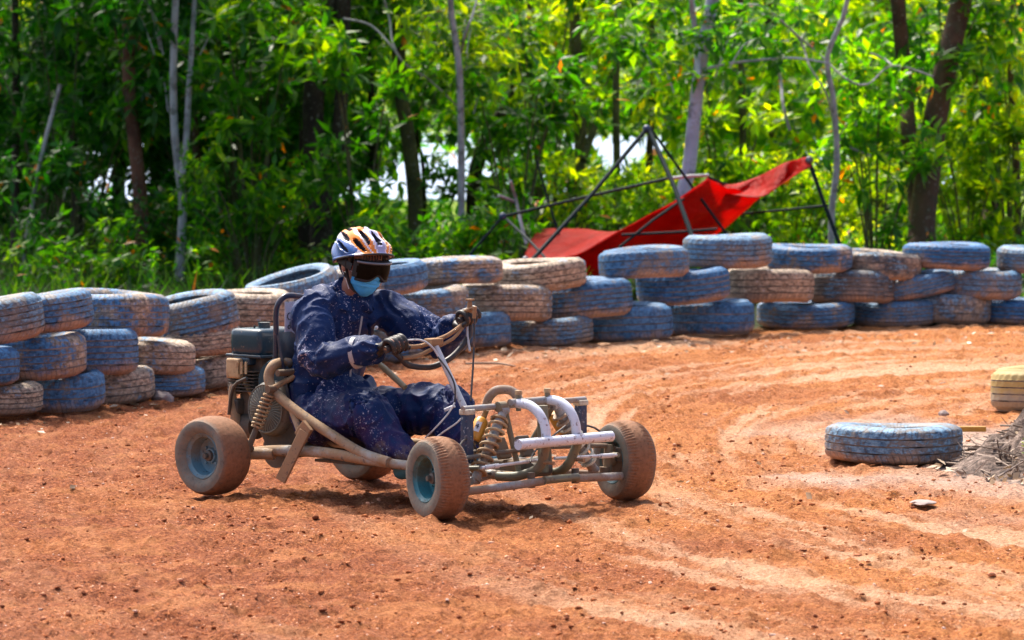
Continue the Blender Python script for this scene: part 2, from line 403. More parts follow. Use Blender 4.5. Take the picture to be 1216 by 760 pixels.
col = t.mix(mm, rub, mudc); col = t.mix(t.math('MULTIPLY', bb, .92), col, blue)
sepz = t.n('SeparateXYZ'); t.l(c, sepz.inputs[0])
lowz = t.ramp(t.math('ADD', t.math('MULTIPLY', sepz.outputs[2], -4.0), t.math('MULTIPLY', nb, .9)), [(.58, 0.0), (.78, .9)])
col = t.mix(lowz, col, t.mix(nf, (.30, .16, .09), (.56, .40, .30)))
col = t.mix(t.ramp(nff, [(.60, 0.0), (.72, .5)]), col, (.62, .56, .56))
ang = t.math('ARCTAN2', sepz.outputs[1], sepz.outputs[0]); az_ = t.math('ABSOLUTE', sepz.outputs[2])
slant = t.math('MULTIPLY', t.math('SUBTRACT', oi.outputs['Random'], .5), 60.0)
ph = t.math('ADD', t.math('MULTIPLY', ang, 10.5), t.math('MULTIPLY', az_, slant)); fr = t.math('ABSOLUTE', t.math('SUBTRACT', t.math('FRACT', ph), .5))
sipe = t.ramp(fr, [(.06, 1.0), (.12, 0.0)]); band = t.ramp(t.math('ADD', az_, t.math('MULTIPLY', nf, .02)), [(.030, .25), (.055, 1.0)])
sp2 = t.math('MULTIPLY', t.math('MULTIPLY', sipe, band), t.ramp(nb, [(.36, .25), (.52, 1.0)]))
col = t.mix(t.math('MULTIPLY', sp2, .42), col, (.05, .045, .055))
col = t.mix(t.ramp(nff, [(.28, .6), (.38, 0.0)]), col, (.035, .035, .05))
t.base(col); t.set(.62, spec=.4); bq = t.bump(t.noise(v, 60, 5, .75), .4, .007); t.bump(t.math('SUBTRACT', 1.0, sp2), .5, .008, bq)
M['wall_tyre'] = t.m
TM = [tyre_mesh('tyre', .295, .19, .18, 4, seed=1, mats=M['wall_tyre']), tyre_mesh('tyre', .295, .185, .185, 3, seed=5, depth=.007, mats=M['wall_tyre']), tyre_mesh('tyre', .295, .20, .18, 5, seed=9, mats=M['wall_tyre']), tyre_mesh('tyre', .288, .18, .19, 2, seed=12, depth=.005, mats=M['wall_tyre']), tyre_mesh('tyre', .300, .19, .175, 4, seed=15, depth=.004, mats=M['wall_tyre'])]

ORD = ['', 'first', 'second', 'third', 'fourth', 'fifth', 'sixth', 'seventh', 'eighth', 'ninth']
# right edge px, top, bottom, look, (blue cover, paleness, mud), roll deg, pitch deg
LW = {'bottom': [(50, 452, 492, 'tan and grey', (.30, .8, .60), -2, 0), (125, 445, 494, 'blue', (.62, .35, .30), 3, 0), (184, 441, 485, 'grey brown deep tread', (.22, .7, .62), 3, 0), (241, 441, 472, 'low dark blue', (.60, .45, .35), 2, 0), (290, 422, 462, 'plain grey brown', (.15, .6, .62), 3, 0)],
      'middle': [(23, 411, 458, 'dark teal', (.68, .2, .2), 0, 0), (101, 397, 449, 'blue with tan top', (.52, .25, .5), 1, 0), (164, 390, 443, 'bright blue', (.80, .35, .15), 2, 0), (231, 403, 444, 'tan with grey tread', (.30, .6, .65), 0, 0), (284, 388, 424, 'brown shadowed', (.1, .3, .8), 4, 0)],
      'top': [(50, 353, 409, 'pale lavender grey', (.48, .95, .35), 6, 0), (112, 346, 397, 'blue tilted', (.58, .4, .3), 8, 0), (201, 343, 401, 'wide tan and dark blue', (.50, .3, .5), -3, 0), (284, 350, 404, 'grey blue tipped', (.45, .6, .35), 11, 4), (350, 345, 388, 'dusty tan', (.18, .8, .75), -1, 0), (405, 320, 374, 'slumped pale blue', (.62, .75, .2), 13, 7)]}
RW = {'top': [(1290, 291, 321, 'lilac blue', (.55, .8, .3), 0, 0), (1177, 287, 318, 'dark navy', (.80, .05, .12), 0, 0), (1098, 295, 332, 'grey tan', (.30, .85, .5), -3, 0), (1014, 289, 321, 'half tan half navy', (.55, .15, .45), -1, 0), (918, 277, 316, 'pale blue grey', (.60, .75, .3), 0, 0), (820, 291, 330, 'slate blue tilted', (.58, .4, .3), 3, 0), (697, 306, 345, 'light tan', (.22, .9, .7), 3, 0), (597, 304, 337, 'tan and blue', (.42, .4, .55), 2, 0), (508, 309, 350, 'plain blue', (.72, .4, .2), 4, 0)],
      'middle': [(1214, 318, 353, 'purple blue', (.62, .65, .3), 0, 0), (1136, 322, 356, 'steeply tilted blue', (.70, .4, .2), 13, 0), (1065, 320, 357, 'ribbed grey', (.32, .85, .35), 0, 0), (967, 317, 358, 'sandy brown', (.20, .6, .85), 0, 0), (866, 318, 360, 'strong blue', (.85, .2, .2), 3, 0), (752, 331, 376, 'teal blue', (.70, .3, .35), 4, 0), (655, 336, 380, 'lilac tan', (.30, .95, .6), -2, 0), (556, 339, 378, 'grey blue tan', (.42, .7, .5), 2, 0), (470, 350, 385, 'pale grey', (.2, .95, .5), 0, 0)],
      'bottom': [(1262, 355, 384, 'dark blue', (.72, .15, .2), 0, 0), (1180, 348, 385, 'cream and blue', (.42, .9, .5), 0, 0), (1114, 356, 386, 'mottled blue', (.70, .5, .3), 0, 0), (1016, 358, 389, 'mud footed blue', (.60, .4, .45), 0, 0), (897, 355, 397, 'deep blue', (.80, .25, .25), 1, 0), (798, 361, 408, 'vivid blue', (.88, .35, .15), 2, 0), (705, 377, 411, 'flattened grey blue', (.52, .75, .4), 1, 0), (610, 369, 414, 'bright blue', (.80, .45, .2), 2, 0)]}
ti = 0
def wall_tyre(xr, yt, yb, label, colr, roll, pitch, D=None):
    global ti
    D = D or spine(xr); R = .285 if xr < 420 else .298
    if xr > 1000: R = .30
    if xr == 1016: R = .33
    Wd = (yb - yt) * (D - R) / FPX
    roll += RND.uniform(-1.3, 1.3); pitch += RND.uniform(-1, 1.5)
    th = math.radians(abs(roll)); Wd = max(.15, min(.225, (Wd - 2 * R * math.sin(th) * .35) / 1.0))
    X = (xr - 608) / FPX * D - R
    zc = EYE - ((yt + yb) / 2 - 58 + 3) * (D - R * .8) / FPX
    o = link('tyre', TM[(ti * 3 + ti // 4) % 5]); sc = R / .295; o.scale = (sc, sc, Wd / .19)
    o.location = (X, D, max(zc, Wd / 2 - .01)); q = RND.uniform(0, 6.28)
    o.rotation_euler = (Matrix.Rotation(-math.radians(roll), 4, 'Y') @ Matrix.Rotation(math.radians(pitch), 4, 'X') @ Matrix.Rotation(q, 4, 'Z')).to_euler()
    o.color = (*colr, 1); tag(o, label, 'tyre', 'tyres stacked in the track wall'); ti += 1; return o
for row, lst in LW.items():
    for i, (xr, yt, yb, look, cc, ro, pi_) in enumerate(lst):
        pos = ORD[i + 1] + ' from the left' if i else 'leftmost'
        wall_tyre(xr, yt, yb, f'{look} tyre, {pos}, {row} row of the tyre wall', cc, ro, pi_)
for row, lst in RW.items():
    for i, (xr, yt, yb, look, cc, ro, pi_) in enumerate(lst):
        pos = ORD[i + 1] + ' from the right' if i else 'rightmost'
        wall_tyre(xr, yt, yb, f'{look} tyre, {pos}, {row} row of the tyre wall', cc, ro, pi_)
for xr, yt, yb, la in [(345, 418, 452, 'muddy tyre in the bottom row of the wall behind the kart engine'), (400, 412, 445, "muddy tyre in the bottom row of the wall behind the driver's back"), (450, 400, 438, "muddy tyre in the bottom row of the wall behind the driver's chest"), (505, 390, 430, "muddy tyre in the bottom row of the wall behind the driver's gloved hand"), (556, 380, 420, 'muddy tyre in the bottom row of the wall behind the steering wheel'),
                       (345, 385, 420, "grey tyre in the middle row behind the black hoop of the kart"), (400, 372, 408, "grey tyre in the middle row of the wall behind the driver's shoulder"), (456, 318, 352, "grey tyre in the top row hidden behind the driver's neck")]:
    wall_tyre(xr, yt, yb, la, (.45, .5, .4), 0, 0)

# the loose tyre and the yellow one
o = link('tyre', tyre_mesh('tyre', .304, .165, .155, 3, seed=3, depth=.007, mats=M['wall_tyre']))
p = world_at(1056.5, 535, 21.2); o.location = (p.x, 20.95, .078); o.rotation_euler = (math.radians(-1.2), math.radians(1.2), .6); o.color = (.50, .85, .22, 1)
tag(o, 'pale blue painted tyre lying flat and alone on the open track', 'tyre')
t = NT('yellow_tyre'); c = t.coord(); nf = t.noise(c, 30, 4, .7); nb = t.noise(c, 6, 4)
col = t.mix(nf, (.30, .21, .06), (.52, .40, .16)); sz = t.n('SeparateXYZ'); t.l(c, sz.inputs[0])
col = t.mix(t.ramp(t.math('ADD', t.math('MULTIPLY', sz.outputs[2], -5.0), nb), [(.40, 0.0), (.62, .9)]), col, t.mix(nf, (.22, .2, .17), (.42, .38, .28)))
t.base(col); t.set(.6); t.bump(nf, .4, .005); M['yellow_tyre'] = t.m
o = link('tyre', tyre_mesh('tyre', .285, .215, .19, 4, seed=6, mats=M['yellow_tyre'])); D = 23.9
o.location = ((1178 - 608) / FPX * D + .285, D, .105); tag(o, 'yellow painted tyre lying flat at the right edge behind the brush pile', 'tyre')
# ------------------------------------------------------------------ the kart
kart = empty('off_road_kart', KO, -KA)
tag(kart, 'muddy tube framed off road kart with white front bumper, driven over the red dirt', 'kart')

def V3(*a): return Vector(a)
def mir(pts): return [Vector((p[0], -p[1], p[2])) for p in pts]
def at_v(p, v): return Vector((p[0], v, p[2]))
def part(name, mat, fn, parent=kart, label=None):
    mb = MB(); fn(mb); o = mb.build(name, M[mat], parent)
    if label: o['label'] = label
    return o
def tubes(name, mat, lst, parent=kart, seg=12, label=None):
    mb = MB()
    for pts, r, sm in lst: mb.tube(pts, r, seg, sm)
    o = mb.build(name, M[mat] if isinstance(mat, str) else mat, parent)
    if label: o['label'] = label
    return o

def each(name, mat, lst, parent=kart, seg=12, label=None):
    for q in lst: tubes(name, mat, [q], parent, seg, label)

def coil(a, b, R, r, turns, seg=14, taper=0):
    a, b = Vector(a), Vector(b); ax = (b - a).normalized(); n = ax.orthogonal().normalized(); m = ax.cross(n); L = (b - a).length; pts = []
    N = int(turns * seg)
    for i in range(N + 1):
        q = 2 * PI * i / seg; t_ = i / N; rr = R * (1 - taper * t_)
        pts.append(a + ax * (L * t_) + (n * math.cos(q) + m * math.sin(q)) * rr)
    return pts

# wheels ------------------------------------------------
t = NT('kart_rubber'); c = t.coord(); sx = t.n('SeparateXYZ'); t.l(c, sx.inputs[0])
rad = t.math('SQRT', t.math('ADD', t.math('MULTIPLY', sx.outputs[0], sx.outputs[0]), t.math('MULTIPLY', sx.outputs[2], sx.outputs[2])))
nb = t.noise(c, 14, 4, .65); nf = t.noise(c, 60, 4, .7)
mud = t.ramp(t.math('ADD', t.math('MULTIPLY', rad, 10.0), t.math('MULTIPLY', nb, .35)), [(0.0, 0.0), (.02, 0.0)])
treadf = t.n('MapRange'); t.l(t.math('ADD', rad, t.math('MULTIPLY', nb, .02)), treadf.inputs[0]); treadf.inputs[1].default_value = .152; treadf.inputs[2].default_value = .166
oi = t.n('ObjectInfo')
mudc = t.mix(nf, (.13, .06, .03), (.40, .195, .105)); side = t.mix(nb, (.09, .09, .08), (.27, .26, .22))
side = t.mix(t.ramp(nf, [(.54, 0.0), (.68, .6)]), side, (.30, .17, .10))
col = t.mix(treadf.outputs[0], side, mudc); col = t.mix(t.ramp(nf, [(.32, .5), (.42, 0.0)]), col, (.09, .06, .05))
t.base(col); t.set(.8, spec=.3); t.bump(t.noise(c, 70, 5, .75), .5, .006); M['kart_rubber'] = t.m

AX = Matrix.Rotation(PI / 2, 4, 'X')      # lathe Z -> -Y ; outward (near side) = -Y
def wheel_proto(front):
    mb = MB(); Mx = AX
    pr = [(.000, .032), (.014, .032), (.016, .020), (.030, .018), (.033, .006), (.050, .000), (.072, .004), (.077, .030), (.080, .050), (.091, .058), (.093, .063), (.096, .060), (.094, .054), (.084, .046), (.081, .0), (.084, -.046), (.094, -.054), (.096, -.060), (.093, -.063), (.089, -.058), (.078, -.050), (.075, -.01), (.050, -.008), (.020, -.01), (.0, -.012)]
    mb.lathe(pr, Mx, 40)
    for k in range(4):
        a = PI / 4 + k * PI / 2; mb.tube([Mx @ Vector((.042 * math.cos(a), .042 * math.sin(a), -.002)), Mx @ Vector((.042 * math.cos(a), .042 * math.sin(a), .014))], .0065, 6)
    rim = mb.mesh('wheel', M['rim_teal'] if front else M['rim_blue'])
    R, hw = .164, (.062 if front else .074)
    pt = [(.090, .055), (.098, .064), (.115, hw + .006), (.132, hw + .008), (.147, hw + .003), (.156, hw - .010), (.161, hw - .025), (.164, .020), (.165, .007)]
    pr = pt + [(r, -z) for r, z in reversed(pt)] + [(.096, -.045), (.15, -.03), (.15, .03), (.096, .045)]
    segs = 150 if front else 120
    def fn(j, k, r, z):
        if j in (5, 6, 11, 12) and k % 2 == 0: r -= .005 if front else .002
        if j in (7, 8, 9, 10) and (k + (j % 2) * 2) % 4 == 0: r -= .004 if front else .0015
        a = 2 * PI * k / segs; return r + .0012 * math.sin(3 * a), z + .001 * math.sin(5 * a)
    mt = MB(); mt.lathe(pr, Mx, segs, True, fn); ty = mt.mesh('tyre', M['kart_rubber'])
    mh = MB(); mh.lathe([(0, .050), (.010, .050), (.012, .046), (.012, .034), (.022, .030), (.024, .018), (.0, .018)], Mx, 16); hb = mh.mesh('hub', M['muddy_steel'])
    return rim, ty, hb
WP = {True: wheel_proto(True), False: wheel_proto(False)}
WHEELS = [('front', .69, -.55, -18), ('front', .69, .55, -18), ('rear', -.705, -.445, 0), ('rear', -.705, .445, 0)]
for kind, u, v_, st in WHEELS:
    rim, ty, hb = WP[kind == 'front']
    wobj = link('wheel', rim, kart); wobj.location = (u, v_, .160)
    rz = math.radians(st) + (PI if v_ > 0 else 0); wobj.rotation_euler = (0, 0, rz)
    link('tyre', ty, wobj); link('hub', hb, wobj)

# main rails and side hoops ---------------------------------
rail = [K(296, 538, -.29), K(330, 535, -.28), K(380, 537, -.28), K(430, 545, -.27), K(470, 551, -.25), V3(.40, -.18, .15), V3(.70, -.10, .135)]
for s_ in (1, -1):
    tubes('frame_rail', 'rear_frame', [((rail if s_ == 1 else mir(rail)), [.023, .023, .023, .022, .02, .019, .019], 5)])
hoop = [K(343, 431, -.12), K(332, 431, -.18), K(323, 436, -.23), K(319, 449, -.25), K(327, 466, -.255), K(352, 488, -.26), K(395, 517, -.265), K(430, 538, -.27), K(462, 549, -.27)]
for s_ in (1, -1): tubes('side_hoop', 'rear_frame', [((hoop if s_ == 1 else mir(hoop)), .0215, 6)])
for s_ in (1, -1):
    st = [K(345, 482, -.25), K(352, 500, -.27), K(361, 525, -.285)]
    tubes('side_strut', 'rear_frame', [((st if s_ == 1 else mir(st)), .016, 3)])
each('cross_member', 'muddy_steel', [([V3(-.42, -.27, .17), V3(-.42, .27, .17)], .016, 0), ([V3(-.05, -.26, .165), V3(-.05, .26, .165)], .016, 0), ([V3(.40, -.18, .15), V3(.40, .18, .15)], .016, 0), ([V3(-.52, -.25, .50), V3(-.52, .25, .50)], .014, 0)])
# rusty foot plate hanging off the rail
def plate(mb, a, b, w_, th, up):
    a, b = Vector(a), Vector(b); d = (b - a).normalized(); side = d.cross(Vector(up)).normalized(); n = side.cross(d)
    R = Matrix((d, side, n)).transposed(); mb.box((a + b) / 2, ((b - a).length, w_, th), R, .003)
part('foot_plate', 'rusty_bar', lambda mb: (plate(mb, K(362, 512, -.31), K(333, 571, -.37), .052, .012, (0, 1, 0.2)), plate(mb, K(356, 520, -.305), K(366, 505, -.30), .06, .02, (0, 1, 0))), label='brown rusty plate hanging below the side rail')
part('floor_pan', 'muddy_steel', lambda mb: mb.box((.12, 0, .145), (.95, .40, .012), None, .004))
# rear axle and arms
tubes('rear_axle', 'muddy_steel', [([V3(-.69, -.39, .16), V3(-.69, .39, .16)], .017, 0), ([V3(-.69, -.10, .16), V3(-.69, -.085, .16)], .075, 0)], seg=20)
for s_ in (1, -1):
    a = [V3(-.70, -.36 * s_, .165), V3(-.62, -.33 * s_, .165), V3(-.50, -.29 * s_, .168)]
    tubes('trailing_arm', 'rear_frame', [(a, .024, 3)])
# rear shocks
def shock(name_a, name_b, a, b, mat_spring, turns, R, body_mat='muddy_steel', frac=.66, wire=.0055, start=.12, eye=True):
    a, b = Vector(a), Vector(b); d = b - a
    mb = MB(); mb.tube([a, a + d * start, a + d * (frac * .9)], [R * .45, R * .62, R * .55], 12); mb.tube([a + d * (frac * .6), b], [R * .42, R * .60], 12)
    if eye: mb.tube([a - Vector((0, .02, 0)), a + Vector((0, .02, 0))], .016, 12); mb.tube([b - Vector((0, .02, 0)), b + Vector((0, .02, 0))], .014, 12)
    o = mb.build('shock_absorber', M[body_mat], kart)
    ms = MB(); ms.tube(coil(a + d * start, a + d * frac, R, wire, turns), wire, 7)
    for f_ in (start - .01, frac + .01):
        n = d.normalized(); ms.tube([a + d * f_ - n * .004, a + d * f_ + n * .004], R * 1.02, 14)
    ms.build('spring', M[mat_spring], o); return o
RS = (K(322, 462, -.285), K(295, 533, -.355))
shock('', '', RS[0], RS[1], 'spring_tan', 7.5, .0235, frac=.62, wire=.0045); shock('', '', *mir(RS), 'spring_tan', 7.5, .0235, frac=.62, wire=.0045)
for s_ in (1, -1):
    q = RS[0]; tubes('shock_mount', 'spring_tan', [([Vector((q.x, (q.y + .0) * s_, q.z)), Vector((q.x + .015, -.17 * s_, q.z + .045))], .012, 0)])
# engine
cn = K(307, 405, -.10)
eng = part('engine', 'engine_metal', lambda mb: (mb.box((cn.x - .07, .02, .36), (.17, .20, .22), None, .04), mb.tube([V3(cn.x - .17, -.06, .25), V3(cn.x - .05, -.06, .25)], .055, 14), mb.box((cn.x - .14, -.06, .33), (.06, .12, .07), None, .012), mb.tube([V3(cn.x - .19, -.07, .40), V3(cn.x - .19, -.07, .47)], .02, 10), mb.tube([V3(cn.x - .15, -.13, .30), V3(cn.x - .10, -.15, .42), V3(cn.x - .02, -.15, .46)], .008, 7, 3), mb.tube([V3(-.60, -.17, .30), V3(-.60, .10, .30)], .125, 24), mb.box((cn.x - .10, .02, .50), (.18, .18, .09), None, .02),
    [mb.box((cn.x - .10, -.01, .40 + i * .014), (.16, .20, .005)) for i in range(7)], mb.box((-.58, -.02, .20), (.26, .26, .05), None, .01)))
part('fuel_tank', 'tank_blue', lambda mb: (mb.box((cn.x - .085, .03, .605), (.195, .26, .115), None, .03), mb.box((cn.x - .085, .03, .548), (.215, .28, .014), None, .006), mb.tube([V3(cn.x - .09, .02, .655), V3(cn.x - .09, .02, .685)], .026, 16)), eng)
tubes('tank_cap_pin', 'cable_black', [([K(302, 392, -.03), K(302, 386, -.03)], .004, 0)], eng)
def fan(mb):
    C0 = V3(-.625, -.215, .345); Mx = Matrix.Translation(C0) @ Matrix.Rotation(PI / 2, 4, 'X')
    mb.lathe([(.0, .012), (.022, .013), (.024, .004), (.098, -.004), (.108, -.010), (.116, -.03), (.12, -.07)], Mx, 40)
    for k in range(40):
        a = 2 * PI * k / 40; d = Vector((math.cos(a), 0, math.sin(a)))
        mb.tube([C0 + d * .036 + V3(0, -.006, 0), C0 + d * .096 + V3(0, -.003, 0)], .0028, 5)
    ring = [C0 + Vector((.1 * math.cos(2 * PI * k / 32), -.004, .1 * math.sin(2 * PI * k / 32))) for k in range(33)]; mb.tube(ring, .004, 6)
    ring = [C0 + Vector((.034 * math.cos(2 * PI * k / 20), -.006, .034 * math.sin(2 * PI * k / 20))) for k in range(21)]; mb.tube(ring, .004, 6)
part('fan_cover', 'fan_metal', fan, eng)
part('blower_housing', 'tank_blue', lambda mb: (mb.lathe([(.0, .004), (.085, .002), (.095, -.02)], Matrix.Translation((-.63, -.17, .455)) @ Matrix.Rotation(PI / 2, 4, 'X'), 28), mb.box((-.64, -.12, .45), (.15, .10, .12), None, .03)), eng)
part('muffler', 'spring_tan', lambda mb: (mb.box(K(284, 437, -.09), (.085, .08, .085), None, .012), [mb.box(K(282 + i * 5, 437, -.135), (.010, .006, .05)) for i in range(3)], mb.tube([K(290, 448, -.09), K(296, 462, -.08), K(305, 475, -.06)], .014, 10, 3)), eng)
part('carburettor', 'muddy_steel', lambda mb: (mb.box(K(286, 460, -.05), (.07, .09, .05), None, .012), mb.box(K(281, 452, -.05), (.05, .07, .09), None, .012)), eng)
part('air_filter', 'tank_blue', lambda mb: mb.box(K(296, 428, -.06), (.10, .10, .035), None, .01), eng)
tubes('exhaust_pipe', 'rear_frame', [([K(284, 515, -.10), K(280, 495, -.11), K(276, 470, -.11), K(277, 456, -.11)], [.024, .022, .018, .013], 4)])
# black hoop and number plate behind the driver
bh = [K(327, 432, -.12), K(328, 400, -.12), K(328, 372, -.12), K(331, 360, -.115), K(338, 352.5, -.09), K(347, 351, -.05), K(361, 353, .02), K(374, 358, .08), K(380, 372, .11), K(381, 430, .115)]
tubes('roll_hoop', 'black_paint', [(bh, .0125, 5)])
pl = part('number_plate', 'plate_white', lambda mb: mb.box(V3(-.63, -.0, .70), (.006, .20, .17), None, .002))
def scrib(mb):
    u0 = -.633
    for cy, cz, r in ((-.075, .72, .014), (-.062, .69, .012), (-.078, .675, .008)):
        mb.tube([V3(u0 + .008, cy + r * math.cos(q * .7), cz + r * 1.2 * math.sin(q * .7) + q * .001) for q in range(8)], .0022, 5)
part('markings', 'ink', scrib, pl)
# seat
def seat(mb):
    rows = []
    prof = [(-.10, .225), (-.20, .20), (-.33, .195), (-.44, .21), (-.52, .27), (-.56, .38), (-.60, .52), (-.63, .66)]
    vs = []; fs = []; W_ = 9
    for (u, z) in prof:
        for k in range(W_):
            s_ = -1 + 2 * k / (W_ - 1); lift = .07 * abs(s_) ** 3
            vs.append((u + (lift * .8 if z > .25 else 0), s_ * .19, z + (lift if z <= .3 else 0)))
    n = len(prof)
    for i in range(n - 1):
        for k in range(W_ - 1): fs.append((i * W_ + k, i * W_ + k + 1, (i + 1) * W_ + k + 1, (i + 1) * W_ + k))
    o = len(vs); vs += [(x - .012, y, z - .012) for x, y, z in vs]; fs += [tuple(q + o for q in f)[::-1] for f in fs]
    edge = [k for k in range(W_)] + [i * W_ + W_ - 1 for i in range(1, n)] + [(n - 1) * W_ + k for k in range(W_ - 2, -1, -1)] + [i * W_ for i in range(n - 2, 0, -1)]
    for a, b in zip(edge, edge[1:] + edge[:1]): fs.append((a, b, b + o, a + o))
    mb.add(vs, fs)
part('seat', 'black_paint', seat)

# front frame ------------------------------------------------
bc = K(671, 523, 0); BU, BZ = bc.x, bc.z
tubes('front_bumper', 'white_frame', [([V3(BU, -.275, BZ), V3(BU, .275, BZ)], .0215, 0)], seg=20, label='thick white tube bumper with dark red mud spots')
A_ = [K(578, 492, -.09), K(580, 478, -.09), K(588, 466, -.09), K(600, 463, -.09), K(612, 470, -.09)]
def nose(v):
    f = lambda px, py: K(px, py, v)
    dx = 0 if v < 0 else 36
    dy = 0 if v < 0 else -4
    return [f(615 + dx, 479 + dy), f(628 + dx, 481 + dy), f(640 + dx, 491 + dy), f(647 + dx, 506 + dy), f(649 + dx, 522 + dy), Vector((BU - .01, v * 1.05, BZ))]
for v_ in (-.09, .09): tubes('nose_tube', 'white_frame', [(nose(v_), .0195, 5)], seg=14)
for v_ in (-.09, .09):
    q = nose(v_)[-1]; a = [q, V3(q.x - .02, v_ * 1.0, .235), V3(q.x - .055, v_ * .95, .175), V3(q.x - .14, v_ * 1.3, .14), V3(.62, v_ * 1.5, .135)]
    tubes('lower_tube', 'khaki_steel', [(a, .019, 4)])
tubes('rear_arch', 'grey_frame', [([K(577, 486, -.10), K(580, 473, -.10), K(588, 464.5, -.09), K(600, 462.5, -.075), K(610, 466, -.06), K(617, 476, -.05)], .0185, 5)], label='pale curved tube behind the shock tower')
cb = K(623, 480, 0)
tubes('shock_tower_bar', 'grey_frame', [([V3(cb.x, -.36, cb.z), V3(cb.x, .36, cb.z)], .0125, 0), ([V3(cb.x + .04, -.13, cb.z + .015), V3(cb.x + .04, .13, cb.z + .015)], .015, 0)])
each('tower_bracket', 'khaki_steel', [([V3(cb.x + .045, v_, cb.z - .02), V3(cb.x + .045, v_, cb.z + .05)], .011, 0) for v_ in (-.085, .085)] + [([V3(cb.x + .02, v_ - .02, cb.z), V3(cb.x + .02, v_ + .02, cb.z)], .021, 0) for v_ in (-.16, .16)])
for s_ in (1, -1): 
    po = part('guard_post', 'guard_blue', lambda mb: mb.box(V3(cb.x - .0, -.335 * s_, cb.z - .115), (.035, .045, .20), None, .008))
    part('cap', 'spring_pale', lambda mb: mb.box(V3(cb.x, -.335 * s_, cb.z - .012), (.042, .052, .022), None, .005), po)
tubes('centre_post', 'khaki_steel', [([V3(.74, .0, cb.z), V3(.745, .0, .15)], .022, 0)])
tubes('steering_box', 'muddy_steel', [([V3(.72, -.05, .16), V3(.72, .05, .16)], .030, 0), ([V3(.66, 0, .18), V3(.76, 0, .2)], .022, 0)])
def arms(s_):
    S = lambda a: [Vector((x, y * s_, z)) for x, y, z in a]
    o = tubes('lower_arm', 'grey_frame', [(S([(.76, -.46, .105), (.80, -.26, .115), (.83, -.09, .125)]), .0165, 3), (S([(.66, -.45, .105), (.58, -.25, .12), (.55, -.10, .135)]), .0165, 3)])
    each('arm_bracket', 'muddy_steel', [(S([(.80, -.13, .10), (.80, -.13, .16)]), .016, 0), (S([(.69, -.43, .10), (.69, -.43, .14)]), .022, 0)], o)
    u_ = tubes('upper_arm', 'muddy_steel', [(S([(.69, -.44, .225), (.70, -.28, .235), (.72, -.08, .245)]), .0095, 3), (S([(.69, -.44, .225), (.60, -.28, .235), (.55, -.12, .235)]), .0095, 3)])
    each('tie_rod', 'silver', [(S([(.78, -.40, .195), (.78, -.03, .205)]), .0065, 0), (S([(.78, -.38, .195), (.78, -.30, .197)]), .010, 0)])
    k_ = tubes('steering_knuckle', 'khaki_steel', [(S([(.69, -.445, .10), (.69, -.455, .23)]), .019, 0), (S([(.69, -.45, .16), (.69, -.53, .16)]), .020, 0), (S([(.69, -.455, .19), (.78, -.41, .195)]), .010, 0)])
    tubes('brake_disc', 'muddy_steel', [(S([(.69, -.482, .16), (.69, -.487, .16)]), .062, 0)], k_, seg=28)
    part('brake_caliper', 'engine_metal', lambda mb: mb.box(V3(.735, -.483 * s_, .19), (.04, .035, .06), None, .006), k_)
arms(1); arms(-1)
part('pedal_box', 'muddy_steel', lambda mb: (mb.box(V3(.60, 0, .17), (.16, .16, .05), None, .012), mb.box(V3(.58, -.07, .24), (.02, .07, .09), Matrix.Rotation(-.5, 4, 'Y'), .005), mb.box(V3(.58, .07, .24), (.02, .07, .09), Matrix.Rotation(-.5, 4, 'Y'), .005)))
each('brace_tube', 'khaki_steel', [([V3(.70, -.09, .14), V3(cb.x, -.12, cb.z)], .012, 0), ([V3(.70, .09, .14), V3(cb.x, .12, cb.z)], .012, 0), ([V3(.45, -.16, .15), V3(cb.x - .02, -.20, cb.z - .01)], .012, 0), ([V3(.45, .16, .15), V3(cb.x - .02, .20, cb.z - .01)], .012, 0), ([V3(.84, -.10, .13), V3(.84, .10, .13)], .016, 0)])
each('bolt', 'spring_tan', [([V3(BU - .05, v_, .20), V3(BU + .022, v_, .20)], .007, 0) for v_ in (-.09, .09)] + [([V3(cb.x + .045, v_, cb.z + .045), V3(cb.x + .045, v_, cb.z + .062)], .014, 0) for v_ in (-.085, .085)])
tubes('brake_hose', 'cable_black', [([V3(.70, -.48, .23), V3(.66, -.36, .30), V3(.60, -.22, .24), V3(.55, -.10, .25)], .0045, 5), ([V3(.70, .48, .23), V3(.66, .36, .31), V3(.60, .22, .25), V3(.55, .10, .25)], .0045, 5), ([V3(.84, .03, .34), V3(.80, -.10, .25), V3(.86, -.2, .21)], .004, 5)], seg=7)
for s_ in (1, -1):
    a = V3(cb.x + .03, -.155 * s_, cb.z - .015); b = V3(.70, -.35 * s_, .135)
    sh = shock('', '', a, b, 'spring_tan' if s_ == 1 else 'spring_pale', 7.5, .034, 'grey_frame', frac=.86, wire=.0065, start=.14)
    r0 = a + V3(-.065, -.055 * s_, -.035); r1 = r0 + (b - a).normalized() * .10
    part('reservoir', 'reservoir_gold', lambda mb: (mb.tube([r0, r0 + (r1 - r0) * .1, r1 - (r1 - r0) * .1, r1], [.022, .029, .029, .022], 16)), sh, label='golden gas reservoir with a small white sticker')
    if s_ == 1:
        d = (r1 - r0).normalized(); nrm = V3(.55, -.8, .2); nrm = (nrm - d * nrm.dot(d)).normalized(); si = d.cross(nrm)
        part('sticker', 'plate_white', lambda mb: mb.box((r0 + r1) / 2 + nrm * .0285, (.045, .022, .004), Matrix((d, si, nrm)).transposed()), sh)
        part('mark', 'ink', lambda mb: (mb.box((r0 + r1) / 2 + nrm * .0315, (.020, .004, .002), Matrix((d, si, nrm)).transposed()), mb.box((r0 + r1) / 2 + nrm * .0318 + si * .002, (.004, .014, .0016), Matrix((d, si, nrm)).transposed())), sh)
    tubes('hose', 'cable_black', [([r1, r1 + V3(.02, .02 * s_, -.02), a + (b - a) * .5], .006, 4)], sh)

